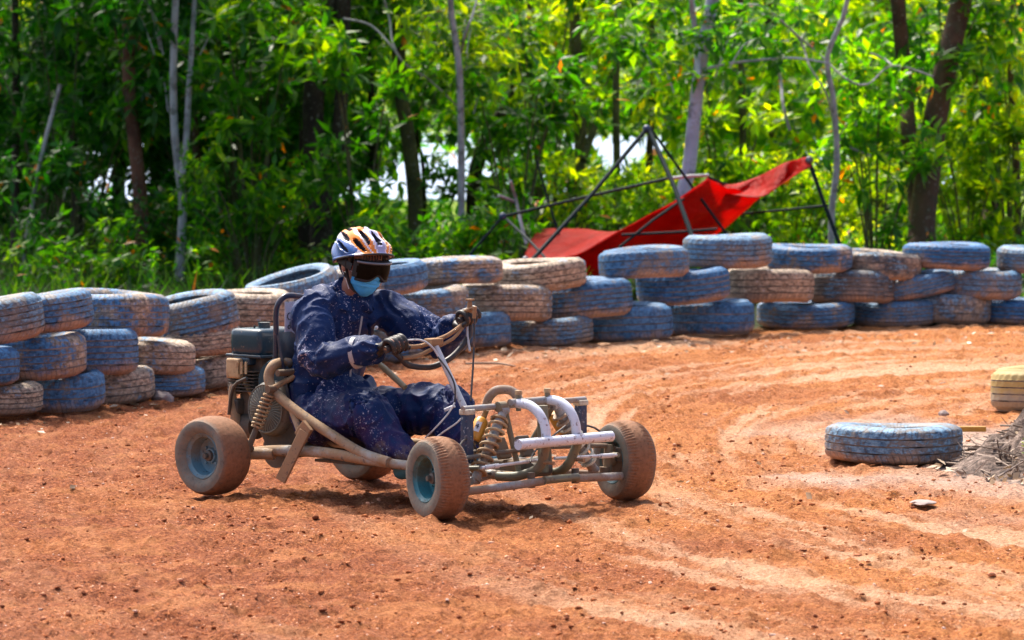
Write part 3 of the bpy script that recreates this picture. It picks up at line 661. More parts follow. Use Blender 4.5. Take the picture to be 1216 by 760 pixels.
# steering ------------------------------------------------------
hub = K(515, 406, 0); foot = K(549, 479, 0)
tubes('steering_column', 'silver', [([foot + (foot - hub) * .25, foot, hub], [.014, .014, .0125], 0)])
gN, gF = K(470, 411, -.185), K(557, 377, .185)
e1 = (gF - gN).normalized()
bar = part('handlebar', 'rusty_bar', lambda mb: (mb.tube([gN - e1 * .055, gN, K(490, 412, -.1), K(503, 410, -.05), hub + V3(0, 0, .004), K(530, 399, .06), K(545, 389, .12), gF, gF + e1 * .055], .0095, 10, 4),
    mb.tube([K(478, 425, -.165), K(495, 423, -.10), K(514, 414, -.02)], .009, 8, 3), mb.box(hub, (.05, .07, .03), None, .008), mb.tube([K(519, 412, .01), K(538, 402, .08), K(550, 388, .14)], .0075, 8, 3)))
arc = [gN - e1 * .01 + V3(0, 0, -.02), K(476, 425, -.165), K(484, 433, -.13), K(499, 436, -.06), K(515, 435, .0), K(534, 426, .07), K(549, 411, .13), K(558, 396, .175), gF + V3(0, 0, -.02)]
tubes('steering_wheel_rim', 'cable_black', [(arc, .0125, 5)], label='black lower rim of the steering wheel')
for g in (gN, gF): tubes('grip', 'cable_black', [([g - e1 * .055, g + e1 * .055], .0155, 0)], bar, seg=14)
part('brake_lever', 'silver', lambda mb: (mb.tube([K(478, 400, -.15), K(476, 406, -.16)], [.016, .018], 14), mb.tube([K(470, 401, -.15), K(484, 410, -.13)], .010, 10)), bar)
part('brake_lever', 'rusty_bar', lambda mb: (mb.tube([K(558, 358, .17), K(558, 372, .17)], [.010, .013], 12), mb.box(K(558, 356, .17), (.028, .028, .008), None, .002), mb.tube([K(562, 366, .16), K(549, 372, .15), K(546, 384, .14)], .008, 8, 3), mb.tube([K(564, 364, .15), K(563, 378, .15)], .008, 8)), bar)
tubes('cable', 'silver', [([K(484, 404, -.14), K(500, 404, -.08), K(512, 411, -.04), K(521, 424, -.02), K(536, 455, 0)], .0042, 5)], bar, seg=7)
tubes('cable', 'cable_black', [([K(520, 424, -.03), K(532, 440, -.03), K(540, 458, -.03), K(540, 478, -.03)], .0036, 5)], bar, seg=7)
tubes('cable', 'cable_black', [([K(564, 368, .16), K(563, 400, .14), K(562, 430, .10), K(559, 476, .02)], .0042, 5)], bar, seg=7)
tubes('cable', 'silver', [([K(556, 372, .18), K(555, 395, .16), K(558, 417, .14)], .005, 5)], bar, seg=7)
tubes('cable', 'silver', [([K(540, 478, -.1), K(533, 490, -.12), K(520, 505, -.14), K(505, 520, -.14)], .0035, 5), ([K(556, 485, -.1), K(545, 500, -.12), K(528, 512, -.14), K(512, 524, -.14)], .0035, 5), ([K(528, 487, -.12), K(540, 482, -.10)], .007, 0)], kart, seg=7)
tubes('gear_lever', 'khaki_steel', [([K(450, 431, -.10), K(456, 437, -.10), K(481, 460, -.10)], [.008, .013, .012], 3)])

# ------------------------------------------------------------------ the driver
def blobs(chains, voxel, smooth_it, name, mats, balls=()):
    """closed swept volumes fused to one continuous skin"""
    mb = MB()
    for ch in chains:
        pts, rad = ch[0], ch[1]; up = ch[2] if len(ch) > 2 else None
        P, R = spline([Vector(p) for p in pts], [(r if hasattr(r, '__len__') else (r, r)) for r in rad], 4)
        mb.tube(P, R, 16, 0, up=up)
        for p, r in ((P[0], R[0]), (P[-1], R[-1])): mb.ball(p, min(r), 12, 8)
    for b in balls: mb.ball(*b)
    me = mb.mesh('tmp', mats, False); ob = bpy.data.objects.new('tmp', me); COL.objects.link(ob)
    md = ob.modifiers.new('r', 'REMESH'); md.mode = 'VOXEL'; md.voxel_size = voxel; md.use_smooth_shade = True
    if smooth_it:
        m2 = ob.modifiers.new('s', 'SMOOTH'); m2.factor = .5; m2.iterations = smooth_it
    dg = bpy.context.evaluated_depsgraph_get(); out = bpy.data.meshes.new_from_object(ob.evaluated_get(dg)); out.name = name
    bpy.data.objects.remove(ob); bpy.data.meshes.remove(me)
    out.materials.clear(); out.materials.append(mats); out.polygons.foreach_set('use_smooth', [True] * len(out.polygons)); return out

t = NT('skin'); c = t.coord(); t.base(t.mix(t.noise(c, 30, 3), (.24, .10, .065), (.42, .20, .135))); t.set(.5); t.b.inputs['Subsurface Weight'].default_value = .08; M['skin'] = t.m
t = NT('overall_cloth'); c = t.coord(); n1 = t.noise(c, 5, 4, .6); n2 = t.noise(c, 85, 3, .8); n3 = t.noise(c, 14, 4, .7); sz = t.n('SeparateXYZ'); t.l(c, sz.inputs[0])
col = t.mix(n1, (.0015, .009, .045), (.006, .034, .145))
purple = t.ramp(t.math('ADD', n3, t.math('MULTIPLY', sz.outputs[2], -1.0)), [(.08, 0.0), (.28, .85)])
col = t.mix(purple, col, (.030, .016, .085))
low = t.ramp(t.math('ADD', n3, t.math('MULTIPLY', sz.outputs[2], -1.6)), [(.14, 0.0), (.32, .85)])
col = t.mix(low, col, (.17, .115, .10))
sp_ = t.ramp(t.math('ADD', n2, t.math('MULTIPLY', t.noise(c, 6, 3, .6), .35)), [(.80, 0.0), (.83, 1.0)]); zone = t.ramp(t.noise(c, 4.5, 2, .5), [(.42, .25), (.58, 1.0)])
col = t.mix(t.math('MULTIPLY', sp_, zone), col, (.48, .46, .58))
t.base(col); t.set(.6, spec=.22); t.bump(t.noise(c, 30, 5, .6), .35, .012); M['overall_cloth'] = t.m
worn('glove_black', (0.010, 0.010, 0.013), 30, .2, mud=(.06, .04, .03), rough=.5, spots=(.3, .26, .2), spot=.64)
plain('hair', (.012, .009, .008), .5)
plain('cuff_grey', (.42, .42, .45), .6, nz=.3)
plain('mask_blue', (.07, .48, 1.0), .7)
plain('strap_black', (.012, .012, .015), .6)
plain('loop_white', (.75, .75, .75), .6)
t = NT('goggle_lens'); c = t.coord(); t.base(t.mix(t.noise(c, 60, 3), (.002, .002, .002), (.014, .009, .004))); t.set(.5, spec=.04); M['lens'] = t.m
plain('goggle_frame', (.008, .008, .010), .6); plain('goggle_highlight', (.16, .18, .22), .3)
worn('shoe_teal', (0.03, 0.16, 0.22), 20, .35, mud=(.35, .28, .25), rough=.6)

Rsh, Lsh = V3(-.395, -.165, .765), V3(-.335, .165, .755)
Relb, Rwr = V3(-.215, -.275, .585), K(449, 416, -.20)
Lelb, Lwr = V3(-.10, .285, .635), K(541, 388, .205)
pel = V3(-.47, 0, .33)
Rhip, Rkn, Ran = V3(-.42, -.10, .315), K(437, 492, -.165), K(483, 545, -.15)
Lhip, Lkn, Lan = V3(-.42, .10, .315), K(532, 487, .14), K(560, 535, .12)
nkb = V3(-.375, 0, .80)

# head frame
HC = K(431, 313, 0)
yaw = math.radians(-14); pit = math.radians(14)
HR = Matrix.Rotation(yaw, 4, 'Z') @ Matrix.Rotation(pit, 4, 'Y') @ Matrix.Rotation(math.radians(-3), 4, 'X')
HM = Matrix.Translation(HC) @ HR @ Matrix.Scale(1.09, 4)
def Hh(x, y, z): return HM @ Vector((x, y, z))
def hball(c_, r): return (Hh(*c_), r, 16, 12, HR)
head_balls = [hball((-.012, 0, .025), (.098, .076, .098)), hball((.030, 0, -.055), (.055, .052, .060)), hball((.055, 0, -.080), (.030, .034, .025)), hball((.045, 0, -.01), (.050, .058, .055)),
              hball((.100, 0, -.020), (.016, .013, .020)), hball((.088, 0, .005), (.014, .010, .030)), hball((.078, 0, -.056), (.020, .026, .009)), hball((.076, .0, .028), (.020, .050, .010))]
for s_ in (1, -1): head_balls += [hball((-.005, .078 * s_, -.010), (.020, .009, .031)), hball((.060, .038 * s_, -.022), (.022, .02, .018))]
ch = [([nkb + V3(-.02, 0, -.05), nkb, Hh(-.02, 0, -.07), Hh(-.01, 0, -.02)], [.062, .056, .053, .055]),
      ([pel, V3(-.47, 0, .45), V3(-.43, 0, .62), V3(-.385, 0, .74), nkb], [(.095, .13), (.09, .12), (.09, .13), (.075, .13), (.05, .06)], (1, 0, 0)),
      ([V3(-.38, 0, .75), Rsh, (Rsh + Relb) / 2, Relb, (Relb + Rwr) / 2, Rwr], [.055, .05, .043, .037, .034, .026]), ([V3(-.38, 0, .75), Lsh, (Lsh + Lelb) / 2, Lelb, (Lelb + Lwr) / 2, Lwr], [.055, .05, .043, .037, .034, .026]),
      ([pel, Rhip, (Rhip + Rkn) / 2, Rkn, (Rkn + Ran) / 2, Ran], [.09, .085, .072, .052, .050, .035]), ([pel, Lhip, (Lhip + Lkn) / 2, Lkn, (Lkn + Lan) / 2, Lan], [.09, .085, .072, .052, .050, .035]),
      ([Ran, Ran + V3(.06, -.01, -.03), Ran + V3(.13, -.02, -.035)], [.034, .034, .026]), ([Lan, Lan + V3(.06, .01, -.03), Lan + V3(.13, .02, -.03)], [.034, .034, .026])]

def hand_chains(wr, g, ax, side, r0=.0098):
    """palm behind the bar, four fingers closed round it, thumb on the inner side. ax = bar direction pointing to the thumb side"""
    W_ = (wr - g); W_ = (W_ - ax * W_.dot(ax)).normalized(); N_ = ax.cross(W_) 
    if N_.z < 0: N_ = -N_
    out = []
    pc = g + W_ * .045 + N_ * .018
    out.append(([wr + W_ * .01, wr + (pc - wr) * .35, pc + W_ * .005, g + W_ * .018 + N_ * .026], [(.027, .024), (.022, .032), (.017, .040), (.013, .040)], N_))
    for i, (o_, L) in enumerate(((.033, .95), (.011, 1.05), (-.011, 1.0), (-.032, .82))):
        b = g + ax * o_; pts = []
        for a_, rr in ((35, .034), (75, .034), (120, .033), (165, .031), (215, .029), (265 * L, .028)):
            q = math.radians(a_); pts.append(b + W_ * (math.cos(q) * rr * 1.0) + N_ * (math.sin(q) * rr))
        out.append((pts, [r0 * 1.15, r0 * 1.15, r0 * 1.05, r0, r0 * .95, r0 * .85]))
    tb = g + W_ * .05 + ax * .032 + N_ * .004
    out.append(([tb, g + W_ * .030 + ax * .055 - N_ * .004, g + W_ * .004 + ax * .056 - N_ * .024, g - W_ * .018 + ax * .048 - N_ * .022], [.015, .013, .0115, .0095]))
    return out
hcR = hand_chains(Rwr, gN, e1, 1); hcL = hand_chains(Lwr, gF, -e1, 1)
thin = lambda cs: [(c_[0], [tuple(x * .86 for x in r) if hasattr(r, '__len__') else r * .86 for r in c_[1]], *c_[2:]) for c_ in cs]
body = blobs(ch + thin(hcR) + thin(hcL), .0055, 2, 'person', M['skin'], head_balls)
person = link('person', body); person.matrix_world = KM
tag(person, 'driver in mud spattered navy overalls, orange helmet, goggles and blue mask, gripping the steering bar', 'person')

def cloth(me, segs, amp):
    """folds: displace along the normal; rings of folds run across each limb, bunching at the joints"""
    cos = [v.co.copy() for v in me.vertices]; nor = [v.vector.copy() for v in me.vertex_normals]; out = []
    N = mnoise.noise
    for p, vn in zip(cos, nor):
        best = 9; tt = 0; L = 1; ax = None
        for a, b, seed in segs:
            ab = b - a; t_ = max(0, min(1, (p - a).dot(ab) / ab.length_squared)); d = (p - a - ab * t_).length
            if d < best: best, tt, L, ax, sd, d0 = d, t_, ab.length, ab.normalized(), seed, (p - a - ab * t_)
        w = N(p * 6 + Vector((sd, 0, 0))) * 1.6; o = ax.orthogonal(); ang = math.atan2(d0.dot(ax.cross(o)), d0.dot(o))
        s_ = tt * L * 24 + 1.5 * w + 1.1 * math.sin(ang + sd) + .6 * math.sin(2 * ang)
        f = 1 - abs(N(Vector((s_ * .55, math.cos(ang) * .8 + sd, math.sin(ang) * .8)))) * 3.4
        joint = .45 + .75 * max(math.exp(-((tt) / .22) ** 2), math.exp(-((1 - tt) / .25) ** 2))
        big = N(p * 7 + Vector((2, sd, 3))); f2 = 1 - abs(N(p * 15 + Vector((N(p * 5) * 3, sd, 1)))) * 3.2
        out.extend(p + vn * (amp * (max(f, -.35) * joint * 1.1 + big * 1.0 + max(f2, -.4) * .30)))
    me.vertices.foreach_set('co', out); me.update()
# overall: jacket with skirt, sleeves, trousers and collar, one garment
oc = [([V3(-.47, 0, .335), V3(-.485, 0, .44), V3(-.455, 0, .60), V3(-.405, 0, .72), V3(-.375, 0, .79)], [(.125, .185), (.120, .175), (.118, .175), (.105, .175), (.07, .095)], (1, 0, 0)),
      ([V3(-.39, 0, .76), Rsh + V3(0, 0, 0), (Rsh + Relb) / 2 + V3(-.01, -.01, 0), Relb + V3(-.015, 0, -.012), (Relb + Rwr) / 2, Rwr + (Relb - Rwr) * .12], [.085, .078, .082, .074, .060, .047]),
      ([V3(-.37, 0, .76), Lsh, (Lsh + Lelb) / 2, Lelb, (Lelb + Lwr) / 2, Lwr + (Lelb - Lwr) * .10], [.085, .078, .078, .068, .054, .045]),
      ([pel + V3(.02, -.02, -.01), Rhip, (Rhip + Rkn) / 2 + V3(0, 0, -.005), Rkn, (Rkn + Ran) / 2 + V3(-.02, 0, -.01), Ran + (Rkn - Ran) * .10], [.12, .118, .103, .088, .082, .058]),
      ([pel + V3(.02, .02, -.01), Lhip, (Lhip + Lkn) / 2 + V3(0, 0, .0), Lkn, (Lkn + Lan) / 2 + V3(-.02, 0, -.01), Lan + (Lkn - Lan) * .10], [.12, .118, .105, .090, .088, .062]),
      ([V3(-.40, 0, .42), V3(-.32, 0, .37), V3(-.22, 0, .375)], [(.09, .17), (.075, .165), (.045, .15)], (0, 0, 1)),
      ([V3(-.385, 0, .76), V3(-.37, 0, .80), V3(-.355, 0, .835)], [(.085, .10), (.068, .08), (.062, .075)], (1, 0, 0))]
om = blobs(oc, .0058, 3, 'overall', M['overall_cloth']); cloth(om, [(V3(-.48, 0, .36), V3(-.38, 0, .78), 1.0), (Rsh, Relb, 3.0), (Relb, Rwr, 5.0), (Lsh, Lelb, 7.0), (Lelb, Lwr, 9.0), (Rhip, Rkn, 11.0), (Rkn, Ran, 13.0), (Lhip, Lkn, 15.0), (Lkn, Lan, 17.0)], .0125)
ov = link('overall', om, person)
def piece(name, mat, fn, parent=person, label=None):
    mb = MB(); fn(mb); o = mb.build(name, M[mat], parent)
    if label: o['label'] = label
    return o
# collar flaps and zip, cuff band
def collar(mb):
    vs = []; fs = []; N_ = 28
    for i in range(N_ + 1):
        a = math.radians(32 + (296) * i / N_); ca_, sa_ = math.cos(a), math.sin(a)
        fl = .5 + .5 * math.cos(a)
        for (r, z) in ((.062, .825), (.070, .858 - .015 * fl), (.078, .862 - .018 * fl), (.098 + .02 * fl, .822 - .035 * fl)):
            vs.append((-.362 + r * ca_ * .95, r * sa_ * 1.05, z - .010 - .02 * ca_))
    for i in range(N_):
        for j in range(3): fs.append((i * 4 + j, (i + 1) * 4 + j, (i + 1) * 4 + j + 1, i * 4 + j + 1))
    o = len(vs); vs += [(x, y, z - .006) for x, y, z in vs]; fs += [tuple(q + o for q in f)[::-1] for f in fs]
    for i in range(N_):
        fs.append((i * 4, (i + 1) * 4, (i + 1) * 4 + o, i * 4 + o)); fs.append((i * 4 + 3, (i + 1) * 4 + 3, (i + 1) * 4 + 3 + o, i * 4 + 3 + o))
    mb.add(vs, fs)
piece('collar', 'overall_cloth', collar, ov)
q0 = Rwr + (Relb - Rwr) * .36; q1 = Rwr + (Relb - Rwr) * .43
piece('cuff_band', 'cuff_grey', lambda mb: mb.tube([q0, q1], [.0635, .067], 28), ov, 'pale grey band round the sleeve')
piece('zip', 'cuff_grey', lambda mb: mb.tube([V3(-.262, -.012, .735), V3(-.285, -.010, .65), V3(-.325, -.008, .55), V3(-.34, -.005, .48)], [(.002, .0055)] * 4, 6, 5), ov)
piece('button', 'silver', lambda mb: mb.ball(K(447, 389, -.06), .008), ov)
gl = [[([wr + (el - wr) * .16, wr + (el - wr) * .02], [.036, .031])] + h for wr, el, h in ((Rwr, Relb, hcR), (Lwr, Lelb, hcL))]
for g_ in gl:
    link('glove', blobs(g_, .0032, 1, 'glove', M['glove_black']), person)
# shoes
for an, s_ in ((Ran, -1), (Lan, 1)):
    f = an + V3(.0, 0, -.02)
    me = blobs([([f + V3(-.03, 0, .035), f + V3(-.02, 0, -.01), f + V3(-.03, 0, -.03)], [.045, .042, .036]), ([f + V3(-.03, 0, -.03), f + V3(.04, .008 * s_, -.02), f + V3(.11, .016 * s_, -.02), f + V3(.16, .02 * s_, -.01)], [(.036, .036), (.040, .042), (.034, .044), (.024, .036)], (0, 0, 1))], .005, 2, 'shoe', M['shoe_teal'])
    link('shoe', me, person)
# hair cap and fringe
def hair(mb):
    mb.ball(Hh(-.034, 0, .030), (.104, .083, .094), 24, 16, HR)
    for i in range(9):
        y0 = -.055 + .012 * i; L = .022 + .012 * ((i * 37) % 5) / 4
        mb.tube([Hh(.070, y0, .068), Hh(.087, y0 * 1.03, .050), Hh(.089, y0 * 1.05 + .006 * math.sin(i * 2.1), .062 - L * 1.2)], [.004, .003, .001], 6, 3)
    for s_ in (1, -1): mb.tube([Hh(.020, .074 * s_, .040), Hh(.028, .075 * s_, .010), Hh(.026, .073 * s_, -.012)], [.016, .010, .004], 8, 3)
piece('hair', 'hair', hair)

# helmet: shell with vents, colour bands and a raised rear
worn('helmet_blue', (.02, .10, .34), 40, .16, mud=(.4, .35, .4), rough=.25, spots=(.6, .55, .55), spot=.66)
worn('helmet_orange', (.88, .24, .015), 40, .12, mud=(.6, .4, .3), rough=.25, spots=(.3, .15, .1), spot=.68)
worn('helmet_white', (.74, .70, .78), 40, .18, mud=(.5, .4, .4), rough=.25, spots=(.5, .3, .2), spot=.66)
worn('helmet_lilac', (.34, .36, .62), 40, .16, rough=.25, spots=(.5, .3, .2), spot=.66)
plain('helmet_foam', (.015, .015, .03), .8)
def helmet():
    NA, NE = 120, 56; HCn = (-.012, 0, .030); V_ = []; F_ = []; MI = []
    # vents: (roll angle from the crown line, centre x, half length, half angle)
    vents = [(0, .06, .045, 4.5), (0, -.06, .045, 4.5), (24, .045, .050, 5), (24, -.07, .040, 5), (49, .065, .036, 4.5), (49, -.035, .046, 5), (72, .0, .042, 4), (72, -.085, .026, 4.5)]
    def vent(d, x):
        ph = abs(math.degrees(math.atan2(d.y, d.z))); best = 0
        for p0, x0, hx, hp in vents:
            q = ((x - x0) / hx) ** 2 + ((ph - p0 - (x - x0) * 110) / hp) ** 2
            if q < 1.25: best = max(best, min(1, (1.25 - q) / .4))
        return best
    def edge(az):      # lower edge elevation by azimuth
        a = math.radians(az); return max(-27, -9 + 26 * math.cos(a))
    info = []
    for i in range(NA):
        az = -180 + 360 * (i + .01) / NA; e0 = edge(az)
        for j in range(NE + 1):
            el = e0 + (90 - e0) * (j / NE); ae, aa = math.radians(el), math.radians(az); dv = 0
            d = Vector((math.cos(ae) * math.cos(aa), math.cos(ae) * math.sin(aa), math.sin(ae)))
            rx = .142 if d.x > 0 else .146; r = 1 / math.sqrt((d.x / rx) ** 2 + (d.y / .104) ** 2 + (d.z / .104) ** 2)
            dv = vent(d, d.x * r); ridge = .0035 * math.cos(math.radians(az) * 2 + el * .16) + (.004 if j < 3 else 0)
            p = d * (r + ridge - .020 * dv); V_.append(HM @ (Vector(HCn) + p)); info.append((az, el, dv, math.degrees(math.atan2(abs(d.y), d.z)), d.x * r))
    mb = MB()
    for i in range(NA):
        i2 = (i + 1) % NA
        for j in range(NE):
            a = i * (NE + 1) + j; b = i2 * (NE + 1) + j; az, el, dv, ph, xx = info[a]; dv = max(dv, info[b][2] if i2 else dv)
            e = el - edge(az); s = abs(az)
            if dv > .45: m = 3
            elif s > 132 and e < 17: m = 1
            else:
                w1 = ph - xx * 130
                if ph > 61 and xx < .075: m = 0
                elif w1 > 52: m = 2
                elif w1 > 30: m = 1
                elif w1 > 25: m = 2
                elif w1 > 9: m = 1
                elif w1 > 3: m = 2
                else: m = 4
            F_.append((a, b, b + 1, a + 1)); MI.append(m)
    mb.v = [tuple(v) for v in V_]; mb.f = F_; mb.mi = MI
    o = mb.build('helmet', [M['helmet_blue'], M['helmet_orange'], M['helmet_white'], M['helmet_foam'], M['helmet_lilac']], person)
    md = o.modifiers.new('s', 'SOLIDIFY'); md.thickness = .012; md.offset = -1; md.material_offset_rim = 0; md.material_offset = 0
    return o
hl = helmet(); hl['label'] = 'orange, white and blue vented cycle helmet'
def brim(az):
    ae, aa = math.radians(max(-27, -9 + 26 * math.cos(math.radians(az))) + .5), math.radians(az); d = Vector((math.cos(ae) * math.cos(aa), math.cos(ae) * math.sin(aa), math.sin(ae)))
    r = 1 / math.sqrt((d.x / (.142 if d.x > 0 else .146)) ** 2 + (d.y / .104) ** 2 + (d.z / .104) ** 2); return HM @ (Vector((-.012, 0, .030)) + d * (r + .002))
piece('trim', 'strap_black', lambda mb: mb.tube([brim(a) for a in range(-180, 181, 8)], .0048, 8), hl)
for s_ in (1, -1):
    piece('chin_strap', 'strap_black', lambda mb: (mb.tube([Hh(.015, .084 * s_, .040), Hh(.018, .080 * s_, -.020), Hh(.035, .055 * s_, -.085), Hh(.045, .0, -.112)], [(.003, .009)] * 4, 8, 4), mb.tube([Hh(-.065, .076 * s_, .020), Hh(-.02, .078 * s_, -.030), Hh(.018, .074 * s_, -.05)], [(.003, .008)] * 3, 8, 4)), hl)

def face_patch(mb, a0, a1, na, rows, thick):
    """rows: list of (z, rx, ry, cx) ; azimuth sweep"""
    vs = []; fs = []; m = len(rows)
    for i in range(na + 1):
        a = math.radians(a0 + (a1 - a0) * i / na)
        for row in rows:
            z, rx, ry, cx = row[:4]; fz = row[4](a) if len(row) > 4 else 0
            vs.append(Hh(cx + rx * math.cos(a), ry * math.sin(a), z + fz))
    for i in range(na):
        for j in range(m - 1): fs.append((i * m + j, (i + 1) * m + j, (i + 1) * m + j + 1, i * m + j + 1))
    mb.add(vs, fs)
zt = lambda a: .004 * math.cos(2 * a)
nose_dip = lambda a: .026 * math.exp(-(a / .28) ** 2)
gg = piece('goggles', 'goggle_frame', lambda mb: (face_patch(mb, -62, 62, 26, [(.034, .062, .066, .022), (.036, .086, .080, .026, zt), (.028, .100, .086, .026, zt), (.022, .098, .084, .026, zt)], 0), face_patch(mb, -62, 62, 26, [(-.034, .097, .083, .026, nose_dip), (-.042, .098, .084, .026, nose_dip), (-.048, .082, .076, .024, nose_dip), (-.044, .060, .064, .022, nose_dip)], 0),
    [face_patch(mb, s_ * 56, s_ * 70, 4, [(.034, .086, .080, .026), (.026, .100, .086, .026), (-.030, .099, .086, .026), (-.036, .082, .078, .026)], 0) for s_ in (1, -1)],
    ))
piece('trim', 'goggle_highlight', lambda mb: (mb.tube([Hh(.026 + .1 * math.cos(math.radians(a)), .087 * math.sin(math.radians(a)), .031 + .004 * math.cos(math.radians(2 * a))) for a in range(-60, 61, 8)], .0042, 8)), gg)  # silvery strip along the top rim, a highlight put in as colour
piece('lens', 'lens', lambda mb: face_patch(mb, -60, 60, 26, [(.026, .0975, .084, .026, zt), (.012, .101, .086, .026), (-.010, .101, .086, .026), (-.036, .0965, .083, .026, nose_dip)], 0), gg)
for s_ in (1, -1): piece('goggle_strap', 'strap_black', lambda mb: mb.tube([Hh(.05, .080 * s_, -.002), Hh(.0, .089 * s_, .004), Hh(-.06, .082 * s_, .012), Hh(-.115, .0, .016)], [(.016, .0022)] * 4, 8, 4, up=(0, 0, 1)), gg)
def mask(mb):
    rows = []
    base = [(-.010, .104, .052, .004), (-.022, .110, .060, .006), (-.034, .106, .065, .006), (-.038, .096, .065, .006), (-.050, .103, .066, .003), (-.054, .093, .066, .003), (-.066, .099, .064, .000), (-.070, .089, .063, .000), (-.084, .090, .058, -.004), (-.100, .080, .052, -.006), (-.114, .060, .038, -.004), (-.120, .040, .024, -.002)]
    for z, rx, ry, cx in base:
        rows.append((z, rx, ry, cx, (lambda a, z=z: (.010 * math.exp(-(a / .4) ** 2) if z > -.03 else 0) - .012 * (abs(a)) ** 2 * (1 if z > -.03 else -.7 if z < -.08 else 0))))
    face_patch(mb, -72, 72, 30, rows, 0)
mk = piece('face_mask', 'mask_blue', mask); mdm = mk.modifiers.new('s', 'SOLIDIFY'); mdm.thickness = .003
for s_ in (1, -1):
    for z0, z1 in ((-.018, .004), (-.085, -.030)): piece('ear_loop', 'loop_white', lambda mb: mb.tube([Hh(.030, .062 * s_, z0 - .008), Hh(.014, .074 * s_, (z0 + z1) / 2), Hh(-.006, .083 * s_, z1)], .0018, 6, 3), mk)
# ------------------------------------------------------------------ leaves
def leaf_mat(name, stops, trans, tmix=.5):
    t = NT(name); g = t.n('NewGeometry'); c = t.coord()
    q = t.math('ADD', t.math('MULTIPLY', g.outputs['Random Per Island'], .62), t.math('MULTIPLY', t.ramp(t.noise(g.outputs['Position'], 1.3, 3, .6), [(.36, 0.0), (.64, 1.0)]), .38))
    col = t.ramp(q, stops); col = t.mix(t.ramp(g.outputs['Random Per Island'], [(.988, 0.0), (.989, 1.0)], 'CONSTANT'), col, OR)
    t.base(col); t.set(.42, spec=.4)
    tr = t.n('BsdfTranslucent'); t.l(t.mix(1.0, col, trans, 'MULTIPLY'), tr.inputs[0])
    mx = t.n('MixShader'); mx.inputs[0].default_value = tmix; t.l(t.b.outputs[0], mx.inputs[1]); t.l(tr.outputs[0], mx.inputs[2]); t.l(mx.outputs[0], t.out.inputs[0])
    M[name] = t.m
OR = (.55, .16, .01)
leaf_mat('leaf_dark', [(0, (.003, .030, .006)), (.4, (.010, .08, .007)), (.75, (.045, .17, .006)), (1, (.16, .30, .006))], (2.6, 3.0, .5), .42)  # darker green: shade of the wood put into the leaf colour
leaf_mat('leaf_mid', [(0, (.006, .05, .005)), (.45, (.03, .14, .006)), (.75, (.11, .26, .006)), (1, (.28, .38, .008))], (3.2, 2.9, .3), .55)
leaf_mat('leaf_bright', [(0, (.015, .08, .004)), (.4, (.08, .20, .005)), (.75, (.26, .38, .006)), (1, (.45, .46, .012))], (3.2, 2.7, .3), .62)  # lighter yellow green: sunlit look put into the leaf colour
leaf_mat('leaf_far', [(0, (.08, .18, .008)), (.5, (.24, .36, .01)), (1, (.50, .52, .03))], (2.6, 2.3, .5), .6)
leaf_mat('grass_blade', [(0, (.008, .04, .004)), (.5, (.025, .10, .006)), (.93, (.10, .20, .01)), (1, (.30, .26, .08))], (2.2, 2.0, .5), .5)
leaf_mat('dead_leaf', [(0, (.16, .09, .04)), (.5, (.38, .25, .14)), (1, (.62, .5, .36))], (1, 1, 1), .15)

def unit(a): return a / np.maximum(np.linalg.norm(a, axis=-1, keepdims=True), 1e-6)
def leaves(name, O, D, L, Wd, mat, parent=None, droop=.25, up=None):
    n = len(O); D = unit(D); U = np.tile(np.array([[0, 0, 1.0]]), (n, 1)) + rng.normal(0, .45, (n, 3)); 
    S = unit(np.cross(D, U)); N_ = unit(np.cross(S, D)); L = L[:, None]; Wd = Wd[:, None]
    b = O; m = O + D * L * .5 - N_ * L * (droop * .25) - N_ * Wd * .12; tp = O + D * L - N_ * L * droop
    r = O + D * L * .45 + S * Wd * .5 - N_ * L * droop * .2; l_ = O + D * L * .45 - S * Wd * .5 - N_ * L * droop * .2
    V = np.stack([b, r, tp, l_, m], 1).reshape(-1, 3); k = (np.arange(n) * 5)[:, None]
    F = np.concatenate([k + np.array([[0, 1, 2, 4]]), k + np.array([[0, 4, 2, 3]])], 0)
    return link(name, fast_mesh(name, V, F, mat), parent)

def whorls(C, axis, nl, L, spread=.35):
    """C (n,3) twig tips, axis (n,3): nl leaves radiate round each"""
    n = len(C); A = unit(axis); T = unit(np.cross(A, rng.normal(0, 1, (n, 3)))); B = np.cross(A, T)
    O = []; D = []; LL = []
    ph = rng.uniform(0, 2 * PI, n)
    for i in range(nl):
        a = ph + 2 * PI * i / nl + rng.normal(0, .25, n); lean = rng.uniform(-.15, spread * 2, n)[:, None]
        d = T * np.cos(a)[:, None] + B * np.sin(a)[:, None] + A * lean
        O.append(C + A * rng.uniform(-.03, .03, (n, 1))); D.append(d); LL.append(L * rng.uniform(.6, 1.2, n))
    return np.concatenate(O), np.concatenate(D), np.concatenate(LL)

def clump_points(centres, rad, per):
    C = np.repeat(np.array(centres), per, 0); d = rng.normal(0, 1, C.shape); d = unit(d) * (rng.random((len(C), 1)) ** .45)
    R = np.repeat(np.array([r if hasattr(r, '__len__') else (r, r, r * .75) for r in rad]), per, 0)
    return C + d * R, d

